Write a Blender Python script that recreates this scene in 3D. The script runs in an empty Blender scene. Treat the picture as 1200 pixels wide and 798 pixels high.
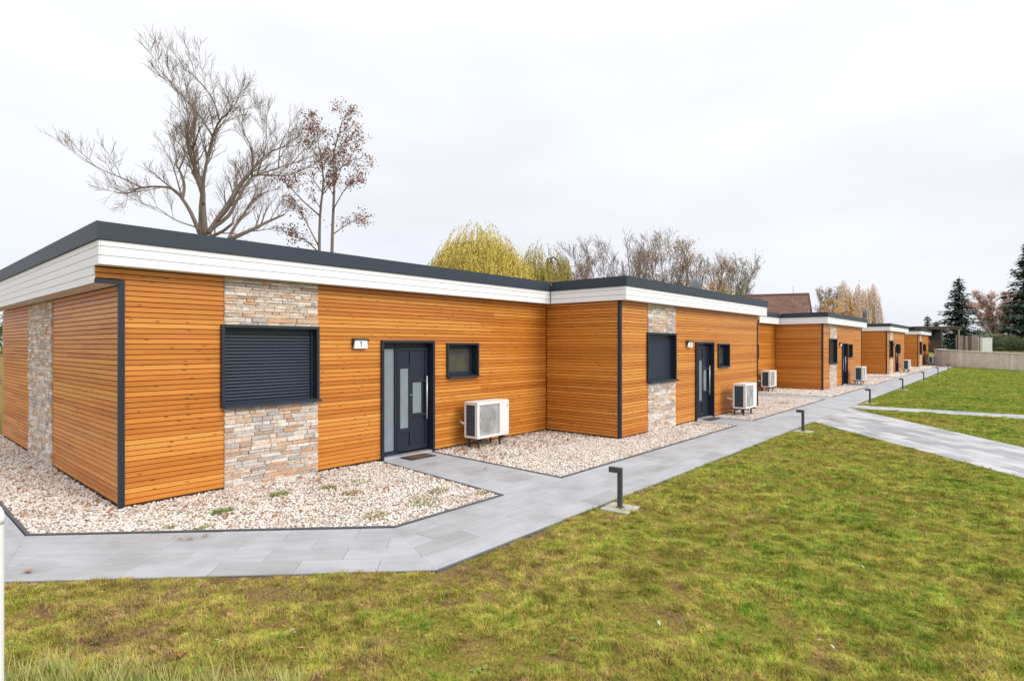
import bpy, math, random
import numpy as np
from mathutils import Vector, Matrix, Euler

random.seed(7)
RNG = np.random.default_rng(7)
R = math.radians
SC = bpy.context.scene
COL = SC.collection

# ------------------------------------------------------------------ camera, sky, sun, exposure
CAM = Vector((-2.339, -9.007, 2.2))
YAW = R(41.03)                                   # view direction, measured from +X
FWD = Vector((math.cos(YAW), math.sin(YAW), 0))
RGT = Vector((math.sin(YAW), -math.cos(YAW), 0))
cd = bpy.data.cameras.new('camera')
cd.sensor_width = 36.0
cd.lens = 670 / 1200 * 36
cd.shift_y = 5 / 1200
cd.clip_start = 0.05
cd.clip_end = 2000
cam = bpy.data.objects.new('camera', cd)
cam.location = CAM
cam.rotation_euler = (R(90), 0, YAW - R(90))
COL.objects.link(cam)
SC.camera = cam

SUN_EL, SUN_AZ = R(33), R(-78)                   # direction the light comes from, azimuth from +X
world = bpy.data.worlds.new('World')
SC.world = world
world.use_nodes = True
wn = world.node_tree
wn.nodes.clear()
def wnode(t, **kw):
    n = wn.nodes.new(t)
    for k, v in kw.items():
        setattr(n, k, v)
    return n
wout = wnode('ShaderNodeOutputWorld')
wbg = wnode('ShaderNodeBackground')
wsky = wnode('ShaderNodeTexSky', sky_type='NISHITA', sun_disc=False, sun_elevation=SUN_EL)
wsky.sun_rotation = R(90) - SUN_AZ
wsc = wnode('ShaderNodeMixRGB', blend_type='MULTIPLY')
wsc.inputs[0].default_value = 1
wsc.inputs[2].default_value = (0.1, 0.1, 0.1, 1)
wco = wnode('ShaderNodeTexCoord')
wmap = wnode('ShaderNodeMapping')
wmap.inputs['Scale'].default_value = (1.0, 1.0, 3.2)
wnz = wnode('ShaderNodeTexNoise')
wnz.inputs['Scale'].default_value = 2.2
wnz.inputs['Detail'].default_value = 5
wcl = wnode('ShaderNodeValToRGB')
wcl.color_ramp.elements[0].position = 0.30
wcl.color_ramp.elements[0].color = (0.93, 0.935, 0.95, 1)
wcl.color_ramp.elements[1].position = 0.66
wcl.color_ramp.elements[1].color = (1.05, 1.05, 1.055, 1)
wse = wnode('ShaderNodeSeparateXYZ')
whz = wnode('ShaderNodeMapRange')
whz.inputs['From Min'].default_value = 0.0
whz.inputs['From Max'].default_value = 1.0
wgr = wnode('ShaderNodeValToRGB')
wgr.color_ramp.elements[0].color = (0.765, 0.785, 0.85, 1)
wgr.color_ramp.elements[1].color = (1.42, 1.42, 1.42, 1)
el = wgr.color_ramp.elements.new(0.45)
el.color = (0.915, 0.92, 0.932, 1)
wmul = wnode('ShaderNodeMixRGB', blend_type='MULTIPLY')
wmul.inputs[0].default_value = 1
wmix = wnode('ShaderNodeMixRGB')
wmix.inputs[0].default_value = 0.94              # the cloud cover over the clear sky
L = wn.links.new
L(wsky.outputs[0], wsc.inputs[1])
L(wco.outputs['Generated'], wmap.inputs[0]); L(wmap.outputs[0], wnz.inputs['Vector'])
L(wnz.outputs[0], wcl.inputs[0])
L(wco.outputs['Generated'], wse.inputs[0]); L(wse.outputs['Z'], whz.inputs['Value']); L(whz.outputs[0], wgr.inputs[0])
L(wcl.outputs[0], wmul.inputs[1]); L(wgr.outputs[0], wmul.inputs[2])
L(wsc.outputs[0], wmix.inputs[1]); L(wmul.outputs[0], wmix.inputs[2])
L(wmix.outputs[0], wbg.inputs[0])
wbg.inputs[1].default_value = 0.82
L(wbg.outputs[0], wout.inputs[0])

sd = bpy.data.lights.new('sun', 'SUN')
sd.energy = 1.5
sd.angle = R(22)
sd.color = (1.0, 0.965, 0.91)
sun = bpy.data.objects.new('sun', sd)
sdir = Vector((math.cos(SUN_EL) * math.cos(SUN_AZ), math.cos(SUN_EL) * math.sin(SUN_AZ), math.sin(SUN_EL)))
sun.rotation_euler = sdir.to_track_quat('Z', 'Y').to_euler()
sun.location = (0, -20, 30)
COL.objects.link(sun)

vs = SC.view_settings
vs.view_transform = 'Standard'
vs.look = 'None'
vs.exposure = 0.5
vs.gamma = 1.0
vs.use_curve_mapping = False
SC.render.engine = 'CYCLES'
SC.cycles.max_bounces = 6
SC.cycles.diffuse_bounces = 3
SC.cycles.use_denoising = True

# ------------------------------------------------------------------ material helpers
def newmat(name):
    m = bpy.data.materials.new(name)
    m.use_nodes = True
    nt = m.node_tree
    b = nt.nodes['Principled BSDF']
    return m, nt, b

def N(nt, t, ins=None, **props):
    n = nt.nodes.new(t)
    for k, v in props.items():
        setattr(n, k, v)
    for k, v in (ins or {}).items():
        s = n.inputs[k]
        if isinstance(v, bpy.types.NodeSocket):
            nt.links.new(v, s)
        else:
            s.default_value = v
    return n

def ramp(nt, fac, stops, interp='LINEAR'):
    n = nt.nodes.new('ShaderNodeValToRGB')
    cr = n.color_ramp
    cr.interpolation = interp
    while len(cr.elements) < len(stops):
        cr.elements.new(0.5)
    for e, (p, c) in zip(cr.elements, stops):
        e.position = p
        e.color = (c[0], c[1], c[2], 1)
    nt.links.new(fac, n.inputs[0])
    return n.outputs[0]

def mix(nt, a, b, f, mode='MIX'):
    n = nt.nodes.new('ShaderNodeMixRGB')
    n.blend_type = mode
    for s, v in ((n.inputs[0], f), (n.inputs[1], a), (n.inputs[2], b)):
        if isinstance(v, bpy.types.NodeSocket):
            nt.links.new(v, s)
        elif isinstance(v, (tuple, list)):
            s.default_value = (v[0], v[1], v[2], 1)
        else:
            s.default_value = v
    return n.outputs[0]

def math_(nt, op, a, b=0.0):
    n = nt.nodes.new('ShaderNodeMath')
    n.operation = op
    for s, v in ((n.inputs[0], a), (n.inputs[1], b)):
        if isinstance(v, bpy.types.NodeSocket):
            nt.links.new(v, s)
        else:
            s.default_value = v
    return n.outputs[0]

def mapped(nt, coord, scale, loc=None):
    n = N(nt, 'ShaderNodeMapping', {'Vector': coord, 'Scale': scale})
    if loc is not None:
        nt.links.new(loc, n.inputs['Location'])
    return n.outputs[0]

def noise(nt, vec, scale, detail=4, rough=0.6, dist=0.0):
    n = N(nt, 'ShaderNodeTexNoise', {'Vector': vec, 'Scale': scale, 'Detail': detail, 'Roughness': rough, 'Distortion': dist})
    return n.outputs[0]

def bump(nt, b, h, strength, dist):
    n = N(nt, 'ShaderNodeBump', {'Height': h, 'Strength': strength, 'Distance': dist})
    nt.links.new(n.outputs[0], b.inputs['Normal'])

def rnd_of(nt):
    """one number per piece: the object's own, plus the 'rnd' attribute on joined pieces"""
    oi = nt.nodes.new('ShaderNodeObjectInfo')
    at = N(nt, 'ShaderNodeAttribute', attribute_name='rnd')
    return math_(nt, 'FRACT', math_(nt, 'ADD', oi.outputs['Random'], at.outputs['Fac']))

MATS = {}
def plain(name, col, rough=0.5, metal=0.0, var=0.08, scale=6.0, bmp=0.0, spec=0.5):
    m, nt, b = newmat(name)
    tc = nt.nodes.new('ShaderNodeTexCoord')
    nz = noise(nt, tc.outputs['Object'], scale, 5)
    c = mix(nt, tuple(x * (1 - var) for x in col), tuple(min(1, x * (1 + var)) for x in col), nz)
    nt.links.new(c, b.inputs['Base Color'])
    b.inputs['Roughness'].default_value = rough
    b.inputs['Metallic'].default_value = metal
    b.inputs['Specular IOR Level'].default_value = spec
    if bmp:
        bump(nt, b, noise(nt, tc.outputs['Object'], scale * 12, 4), bmp, 0.01)
    MATS[name] = m
    return m

# wood boards
def wood(name, stops, knot=0.75):
    m, nt, b = newmat(name)
    tc = nt.nodes.new('ShaderNodeTexCoord')
    r = rnd_of(nt)
    off = N(nt, 'ShaderNodeCombineXYZ', {'X': math_(nt, 'MULTIPLY', r, 37.0), 'Y': math_(nt, 'MULTIPLY', r, 11.0), 'Z': math_(nt, 'MULTIPLY', r, 5.0)}).outputs[0]
    grain = noise(nt, mapped(nt, tc.outputs['Object'], (1.6, 20, 55), off), 1.0, 6, 0.65, 0.6)
    broad = noise(nt, mapped(nt, tc.outputs['Object'], (0.55, 4, 5), off), 1.0, 3)
    f = math_(nt, 'ADD', math_(nt, 'MULTIPLY', r, 0.40), math_(nt, 'ADD', math_(nt, 'MULTIPLY', grain, 0.46), math_(nt, 'MULTIPLY', broad, 0.46)))
    f = math_(nt, 'SUBTRACT', f, 0.16)
    c = ramp(nt, f, stops)
    # knots
    sep = N(nt, 'ShaderNodeSeparateXYZ', {0: tc.outputs['Object']})
    kv = N(nt, 'ShaderNodeCombineXYZ', {'X': math_(nt, 'ADD', math_(nt, 'MULTIPLY', sep.outputs['X'], 3.0), math_(nt, 'MULTIPLY', r, 91.0)), 'Y': math_(nt, 'ADD', math_(nt, 'MULTIPLY', sep.outputs['Z'], 9.0), math_(nt, 'MULTIPLY', r, 57.0))}).outputs[0]
    vo = N(nt, 'ShaderNodeTexVoronoi', {'Vector': kv, 'Scale': 1.0, 'Randomness': 1.0}, voronoi_dimensions='2D')
    kd = ramp(nt, vo.outputs['Distance'], [(0.04, (1, 1, 1)), (0.125, (0, 0, 0))])
    pick = ramp(nt, N(nt, 'ShaderNodeSeparateColor', {0: vo.outputs['Color']}).outputs[0], [(0.50, (1, 1, 1)), (0.54, (0, 0, 0))])
    k = mix(nt, kd, pick, 1.0, 'MULTIPLY')
    kf = math_(nt, 'MULTIPLY', N(nt, 'ShaderNodeSeparateColor', {0: k}).outputs[0], knot)
    c = mix(nt, c, (0.13, 0.035, 0.008), kf)
    nt.links.new(c, b.inputs['Base Color'])
    b.inputs['Roughness'].default_value = 0.42
    b.inputs['Specular IOR Level'].default_value = 0.5
    bump(nt, b, grain, 0.35, 0.004)
    MATS[name] = m
wood('larch', [(0.0, (0.27, 0.068, 0.009)), (0.26, (0.48, 0.152, 0.019)), (0.52, (0.64, 0.236, 0.035)), (0.78, (0.72, 0.325, 0.064)), (1.0, (0.77, 0.41, 0.11))])

# ledge stone, one colour per stone
m, nt, b = newmat('ledge_stone')
r = rnd_of(nt)
tc = nt.nodes.new('ShaderNodeTexCoord')
ge = nt.nodes.new('ShaderNodeNewGeometry')
c = ramp(nt, r, [(0.0, (0.50, 0.48, 0.465)), (0.13, (0.70, 0.65, 0.59)), (0.28, (0.66, 0.50, 0.38)), (0.42, (0.82, 0.78, 0.72)), (0.54, (0.67, 0.43, 0.28)),
                 (0.63, (0.64, 0.59, 0.55)), (0.74, (0.76, 0.62, 0.50)), (0.89, (0.50, 0.37, 0.29)), (0.94, (0.84, 0.81, 0.78))], 'CONSTANT')
n1 = noise(nt, ge.outputs['Position'], 24, 6, 0.7)
n2 = noise(nt, ge.outputs['Position'], 7, 4)
c = mix(nt, c, ramp(nt, n1, [(0.28, (0.55, 0.50, 0.47)), (0.66, (1.2, 1.18, 1.16))]), 0.7, 'MULTIPLY')
c = mix(nt, c, (0.50, 0.33, 0.21), math_(nt, 'MULTIPLY', ramp(nt, n2, [(0.5, (0, 0, 0)), (0.7, (1, 1, 1))]), 0.45))
nt.links.new(c, b.inputs['Base Color'])
b.inputs['Roughness'].default_value = 0.85
bump(nt, b, n1, 0.9, 0.02)
MATS['stone'] = m

# paving slabs
def slabmat(name, cols, streak=0.5):
    m, nt, b = newmat(name)
    r = rnd_of(nt)
    ge = nt.nodes.new('ShaderNodeNewGeometry')
    tc = nt.nodes.new('ShaderNodeTexCoord')
    off = N(nt, 'ShaderNodeCombineXYZ', {'X': math_(nt, 'MULTIPLY', r, 60.0), 'Y': math_(nt, 'MULTIPLY', r, 23.0)}).outputs[0]
    c = ramp(nt, r, cols)
    st = noise(nt, mapped(nt, tc.outputs['Object'], (1.6, 9, 1), off), 1.0, 5, 0.6, 0.5)
    bl = noise(nt, ge.outputs['Position'], 1.3, 4, 0.55)
    sp = noise(nt, ge.outputs['Position'], 160, 2)
    c = mix(nt, c, ramp(nt, st, [(0.3, (0.80, 0.80, 0.80)), (0.72, (1.16, 1.16, 1.16))]), streak, 'MULTIPLY')
    c = mix(nt, c, ramp(nt, bl, [(0.30, (0.78, 0.76, 0.73)), (0.55, (1.06, 1.06, 1.06))]), 0.8, 'MULTIPLY')
    c = mix(nt, c, ramp(nt, sp, [(0.3, (0.85, 0.85, 0.85)), (0.7, (1.12, 1.12, 1.12))]), 0.6, 'MULTIPLY')
    nt.links.new(c, b.inputs['Base Color'])
    b.inputs['Roughness'].default_value = 0.7
    bump(nt, b, sp, 0.25, 0.004)
    MATS[name] = m
slabmat('slab', [(0.0, (0.36, 0.365, 0.375)), (0.06, (0.405, 0.415, 0.435)), (0.4, (0.42, 0.433, 0.46)), (0.8, (0.43, 0.445, 0.473)), (1.0, (0.45, 0.465, 0.495))])
slabmat('plank_slab', [(0.0, (0.30, 0.30, 0.32)), (0.25, (0.40, 0.405, 0.425)), (0.6, (0.47, 0.475, 0.49)), (1.0, (0.54, 0.54, 0.55))], 0.8)

# pebbles
m, nt, b = newmat('pebble')
r = rnd_of(nt)
ge = nt.nodes.new('ShaderNodeNewGeometry')
c = ramp(nt, r, [(0.0, (0.78, 0.73, 0.67)), (0.2, (0.74, 0.65, 0.57)), (0.38, (0.82, 0.79, 0.75)), (0.54, (0.62, 0.47, 0.37)), (0.62, (0.72, 0.60, 0.47)), (0.76, (0.50, 0.46, 0.44)),
                 (0.82, (0.85, 0.84, 0.82)), (0.94, (0.42, 0.29, 0.21)), (0.97, (0.20, 0.14, 0.11))], 'CONSTANT')
dn = noise(nt, ge.outputs['Position'], 1.1, 5, 0.65)
c = mix(nt, c, (0.50, 0.36, 0.27), math_(nt, 'MULTIPLY', ramp(nt, dn, [(0.5, (0, 0, 0)), (0.72, (1, 1, 1))]), 0.55))
nt.links.new(c, b.inputs['Base Color'])
b.inputs['Roughness'].default_value = 0.7
MATS['pebble'] = m

# the bed under the pebbles, and far gravel
m, nt, b = newmat('gravel_bed')
ge = nt.nodes.new('ShaderNodeNewGeometry')
vo = N(nt, 'ShaderNodeTexVoronoi', {'Vector': ge.outputs['Position'], 'Scale': 38.0})
c = ramp(nt, N(nt, 'ShaderNodeSeparateColor', {0: vo.outputs['Color']}).outputs[0], [(0.0, (0.30, 0.23, 0.18)), (0.35, (0.52, 0.44, 0.38)), (0.7, (0.62, 0.56, 0.51)), (1.0, (0.40, 0.30, 0.23))])
nt.links.new(c, b.inputs['Base Color'])
b.inputs['Roughness'].default_value = 0.9
bump(nt, b, vo.outputs['Distance'], 0.8, 0.02)
MATS['gravel_bed'] = m

# lawn: one field of colours shared by soil and blades
def lawn_field(nt, blade):
    ge = nt.nodes.new('ShaderNodeNewGeometry')
    pos = ge.outputs['Position']
    flat = N(nt, 'ShaderNodeMapping', {'Vector': pos, 'Scale': (1, 1, 0)}).outputs[0]
    big = noise(nt, flat, 0.35, 4, 0.6)
    mid = noise(nt, flat, 2.2, 6, 0.7, 0.3)
    fine = noise(nt, flat, 11.0, 4, 0.7)
    sx = N(nt, 'ShaderNodeSeparateXYZ', {0: pos})
    # greener towards the open lawn on the right
    g = N(nt, 'ShaderNodeMapRange', {'Value': math_(nt, 'SUBTRACT', math_(nt, 'MULTIPLY', sx.outputs['X'], 0.35), sx.outputs['Y']), 'From Min': 5.0, 'From Max': 16.0}).outputs[0]
    f = math_(nt, 'ADD', math_(nt, 'MULTIPLY', big, 0.35), math_(nt, 'ADD', math_(nt, 'MULTIPLY', mid, 0.50), math_(nt, 'MULTIPLY', fine, 0.32)))
    f = math_(nt, 'ADD', math_(nt, 'MULTIPLY', math_(nt, 'SUBTRACT', f, 0.585), 1.75), 0.505)
    f = math_(nt, 'ADD', f, math_(nt, 'MULTIPLY', g, 0.22))
    if blade:
        oi = nt.nodes.new('ShaderNodeObjectInfo')
        f = math_(nt, 'ADD', f, math_(nt, 'MULTIPLY', math_(nt, 'SUBTRACT', oi.outputs['Random'], 0.5), 0.32))
    return f
def lawn_tone(nt, c):
    ge = nt.nodes.new('ShaderNodeNewGeometry')
    flat = N(nt, 'ShaderNodeMapping', {'Vector': ge.outputs['Position'], 'Scale': (1, 1, 0)}).outputs[0]
    t1 = ramp(nt, noise(nt, flat, 6.0, 4, 0.7, 0.4), [(0.30, (0.50, 0.50, 0.48)), (0.5, (1.0, 0.99, 0.98)), (0.70, (1.52, 1.50, 1.52))])
    t2 = ramp(nt, noise(nt, flat, 1.5, 3, 0.6), [(0.35, (0.82, 0.80, 0.78)), (0.65, (1.18, 1.18, 1.2))])
    return mix(nt, mix(nt, c, t1, 1.0, 'MULTIPLY'), t2, 1.0, 'MULTIPLY')
m, nt, b = newmat('grass_blade')
f = lawn_field(nt, True)
c = ramp(nt, f, [(0.22, (0.30, 0.185, 0.115)), (0.34, (0.44, 0.31, 0.13)), (0.45, (0.46, 0.38, 0.09)), (0.57, (0.42, 0.405, 0.075)), (0.69, (0.34, 0.395, 0.055)), (0.80, (0.20, 0.34, 0.03)), (0.95, (0.13, 0.26, 0.025))])
c = lawn_tone(nt, c)
nt.links.new(c, b.inputs['Base Color'])
b.inputs['Roughness'].default_value = 0.75
b.inputs['Specular IOR Level'].default_value = 0.2
MATS['grass_blade'] = m
m, nt, b = newmat('lawn_soil')
f = lawn_field(nt, False)
c = ramp(nt, f, [(0.25, (0.17, 0.10, 0.068)), (0.42, (0.26, 0.17, 0.085)), (0.56, (0.27, 0.215, 0.06)), (0.75, (0.22, 0.25, 0.045))])
nt.links.new(c, b.inputs['Base Color'])
ge = nt.nodes.new('ShaderNodeNewGeometry')
c = mix(nt, c, ramp(nt, noise(nt, ge.outputs['Position'], 38, 6, 0.75), [(0.30, (0.42, 0.36, 0.30)), (0.5, (0.9, 0.88, 0.8)), (0.68, (1.5, 1.45, 1.3))]), 0.9, 'MULTIPLY')
nt.links.new(c, b.inputs['Base Color'])
b.inputs['Roughness'].default_value = 1.0
b.inputs['Specular IOR Level'].default_value = 0.05
ge = nt.nodes.new('ShaderNodeNewGeometry')
bump(nt, b, noise(nt, ge.outputs['Position'], 30, 5, 0.7), 0.9, 0.03)
MATS['lawn_soil'] = m

def leafmat(name, stops, rough=0.6):
    m, nt, b = newmat(name)
    at = N(nt, 'ShaderNodeAttribute', attribute_name='rnd')
    oi = nt.nodes.new('ShaderNodeObjectInfo')
    f = math_(nt, 'FRACT', math_(nt, 'ADD', at.outputs['Fac'], math_(nt, 'MULTIPLY', oi.outputs['Random'], 0.3)))
    c = ramp(nt, f, stops)
    nt.links.new(c, b.inputs['Base Color'])
    b.inputs['Roughness'].default_value = rough
    b.inputs['Specular IOR Level'].default_value = 0.2
    MATS[name] = m
leafmat('tall_grass', [(0, (0.28, 0.34, 0.06)), (0.4, (0.40, 0.42, 0.12)), (0.7, (0.52, 0.46, 0.22)), (1, (0.24, 0.36, 0.05))])
leafmat('weed', [(0, (0.13, 0.23, 0.04)), (0.5, (0.26, 0.31, 0.07)), (0.75, (0.42, 0.33, 0.13)), (1, (0.30, 0.20, 0.10))])
leafmat('willow_leaf', [(0, (0.22, 0.20, 0.04)), (0.25, (0.46, 0.38, 0.07)), (0.5, (0.66, 0.54, 0.12)), (0.75, (0.76, 0.60, 0.18)), (1, (0.70, 0.62, 0.18))])
leafmat('willow_olive', [(0, (0.18, 0.17, 0.05)), (0.4, (0.40, 0.36, 0.09)), (0.8, (0.54, 0.45, 0.12)), (1, (0.40, 0.30, 0.14))])
leafmat('red_leaf', [(0, (0.17, 0.085, 0.065)), (0.5, (0.24, 0.125, 0.095)), (1, (0.31, 0.18, 0.13))])
leafmat('brown_leaf', [(0, (0.20, 0.13, 0.10)), (0.4, (0.30, 0.18, 0.12)), (0.7, (0.22, 0.21, 0.10)), (0.9, (0.46, 0.24, 0.08)), (1, (0.34, 0.22, 0.12))])
leafmat('olive_leaf', [(0, (0.22, 0.24, 0.09)), (0.5, (0.30, 0.30, 0.12)), (1, (0.36, 0.26, 0.14))])
leafmat('birch_leaf', [(0, (0.70, 0.55, 0.45)), (0.4, (0.76, 0.64, 0.54)), (0.75, (0.72, 0.50, 0.30)), (1, (0.80, 0.72, 0.66))])
leafmat('orange_leaf', [(0, (0.62, 0.32, 0.07)), (0.5, (0.66, 0.40, 0.12)), (1, (0.50, 0.30, 0.14))])
leafmat('pink_leaf', [(0, (0.54, 0.34, 0.27)), (0.5, (0.64, 0.43, 0.34)), (1, (0.58, 0.42, 0.35))])
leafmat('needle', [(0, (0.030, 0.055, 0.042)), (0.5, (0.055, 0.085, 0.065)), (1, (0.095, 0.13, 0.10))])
leafmat('young_needle', [(0, (0.14, 0.13, 0.06)), (1, (0.09, 0.12, 0.06))])
leafmat('hedge_leaf', [(0, (0.06, 0.10, 0.03)), (0.5, (0.11, 0.16, 0.05)), (1, (0.17, 0.17, 0.07))])
leafmat('dead_leaf', [(0, (0.22, 0.09, 0.05)), (0.5, (0.38, 0.17, 0.08)), (1, (0.50, 0.27, 0.14))])
leafmat('pale_leaf', [(0, (0.55, 0.54, 0.42)), (1, (0.45, 0.52, 0.36))])
plain('bark_grey', (0.21, 0.175, 0.145), 0.9, var=0.35, scale=3, bmp=0.5)
plain('twig', (0.25, 0.195, 0.165), 0.9, var=0.2, scale=3)
plain('twig_red', (0.19, 0.125, 0.10), 0.9, var=0.2, scale=3)
plain('bark_dark', (0.09, 0.07, 0.055), 0.9, var=0.3, scale=4)
plain('bark_birch', (0.60, 0.56, 0.52), 0.8, var=0.3, scale=5)

plain('anthracite', (0.020, 0.027, 0.039), 0.42, spec=0.35, var=0.10, scale=2.5)
plain('anthracite_band', (0.034, 0.047, 0.066), 0.5, spec=0.3, var=0.12, scale=1.2)
plain('shutter', (0.028, 0.039, 0.060), 0.5, spec=0.3, var=0.08, scale=4)
plain('door_blue', (0.018, 0.024, 0.040), 0.42, spec=0.35, var=0.10, scale=3)
plain('white_board', (0.86, 0.87, 0.895), 0.5, var=0.05, scale=2.0)
plain('soffit', (0.66, 0.60, 0.53), 0.7, var=0.08, scale=3)
plain('backing', (0.075, 0.036, 0.014), 0.9, var=0.2)
plain('mortar', (0.26, 0.235, 0.215), 0.95, var=0.25, scale=20, bmp=0.6)
plain('roof_membrane', (0.10, 0.105, 0.11), 0.9, var=0.15, bmp=0.3)
plain('edging', (0.10, 0.105, 0.115), 0.85, var=0.25, scale=8, bmp=0.3)
plain('joint', (0.20, 0.195, 0.19), 0.95, var=0.25, scale=15)
plain('ac_white', (0.80, 0.80, 0.785), 0.45, var=0.03)
plain('ac_grille', (0.62, 0.62, 0.61), 0.5, var=0.04)
plain('ac_dark', (0.22, 0.22, 0.225), 0.6, var=0.2)
plain('ac_coil', (0.045, 0.07, 0.095), 0.45, metal=0.3, var=0.25, scale=20)
plain('ac_wire', (0.16, 0.22, 0.27), 0.45, var=0.1)
plain('steel', (0.62, 0.62, 0.64), 0.35, metal=0.5, var=0.06)
plain('lamp_black', (0.022, 0.023, 0.026), 0.5, var=0.15)
plain('pole_grey', (0.05, 0.055, 0.064), 0.5, var=0.15)
plain('concrete', (0.47, 0.45, 0.42), 0.9, var=0.22, scale=3, bmp=0.3)
plain('concrete_light', (0.58, 0.57, 0.55), 0.9, var=0.18, scale=5, bmp=0.3)
plain('post_white', (0.86, 0.87, 0.885), 0.4, var=0.02)
plain('lamp_panel', (0.86, 0.88, 0.90), 0.35, var=0.02)
plain('print_black', (0.05, 0.05, 0.05), 0.6, var=0.05)
plain('logo_blue', (0.05, 0.16, 0.45), 0.5, var=0.02)
plain('mat_coir', (0.155, 0.075, 0.035), 1.0, var=0.45, scale=60, bmp=0.9)
plain('mat_rubber', (0.03, 0.028, 0.027), 0.8, var=0.2)
plain('dish_grey', (0.22, 0.24, 0.27), 0.5, var=0.06)
plain('old_timber', (0.26, 0.215, 0.18), 0.9, var=0.3, scale=2, bmp=0.3)
plain('dark_timber', (0.10, 0.07, 0.05), 0.9, var=0.3, scale=2)
plain('shelter_shade', (0.035, 0.028, 0.025), 0.9, var=0.3)
plain('fence_black', (0.02, 0.024, 0.024), 0.5, var=0.1)
plain('render_cream', (0.62, 0.56, 0.47), 0.9, var=0.1)
plain('fabric_red', (0.20, 0.05, 0.04), 0.9, var=0.2)
m, nt, b = newmat('roof_tile')
ge = nt.nodes.new('ShaderNodeNewGeometry')
n1 = noise(nt, ge.outputs['Position'], 1.5, 6, 0.7); n2 = noise(nt, ge.outputs['Position'], 9, 3)
c = ramp(nt, n1, [(0.3, (0.15, 0.085, 0.07)), (0.5, (0.22, 0.11, 0.085)), (0.7, (0.29, 0.17, 0.135))])
c = mix(nt, c, ramp(nt, n2, [(0.3, (0.7, 0.7, 0.7)), (0.7, (1.2, 1.2, 1.2))]), 0.8, 'MULTIPLY')
nt.links.new(c, b.inputs['Base Color']); b.inputs['Roughness'].default_value = 0.9
MATS['roof_tile'] = m
m, nt, b = newmat('palisade')
ge = nt.nodes.new('ShaderNodeNewGeometry')
r = rnd_of(nt)
n1 = noise(nt, ge.outputs['Position'], 2.5, 6, 0.7)
c = ramp(nt, r, [(0, (0.66, 0.63, 0.60)), (0.4, (0.74, 0.71, 0.68)), (0.7, (0.68, 0.62, 0.57)), (1, (0.79, 0.77, 0.75))])
c = mix(nt, c, ramp(nt, n1, [(0.3, (0.75, 0.72, 0.70)), (0.65, (1.1, 1.1, 1.1))]), 0.8, 'MULTIPLY')
nt.links.new(c, b.inputs['Base Color']); b.inputs['Roughness'].default_value = 0.9
MATS['palisade'] = m
# frosted and clear glass
m, nt, b = newmat('glass_frosted')
tc = nt.nodes.new('ShaderNodeTexCoord')
c = mix(nt, (0.17, 0.21, 0.24), (0.28, 0.33, 0.36), noise(nt, tc.outputs['Object'], 3, 3))
nt.links.new(c, b.inputs['Base Color'])
b.inputs['Roughness'].default_value = 0.22
MATS['glass_frosted'] = m
m, nt, b = newmat('glass_dark')
tc = nt.nodes.new('ShaderNodeTexCoord')
c = mix(nt, (0.035, 0.04, 0.045), (0.12, 0.11, 0.09), noise(nt, tc.outputs['Object'], 5, 3))
nt.links.new(c, b.inputs['Base Color'])
b.inputs['Roughness'].default_value = 0.04
b.inputs['Specular IOR Level'].default_value = 0.8
MATS['glass_dark'] = m

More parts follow.
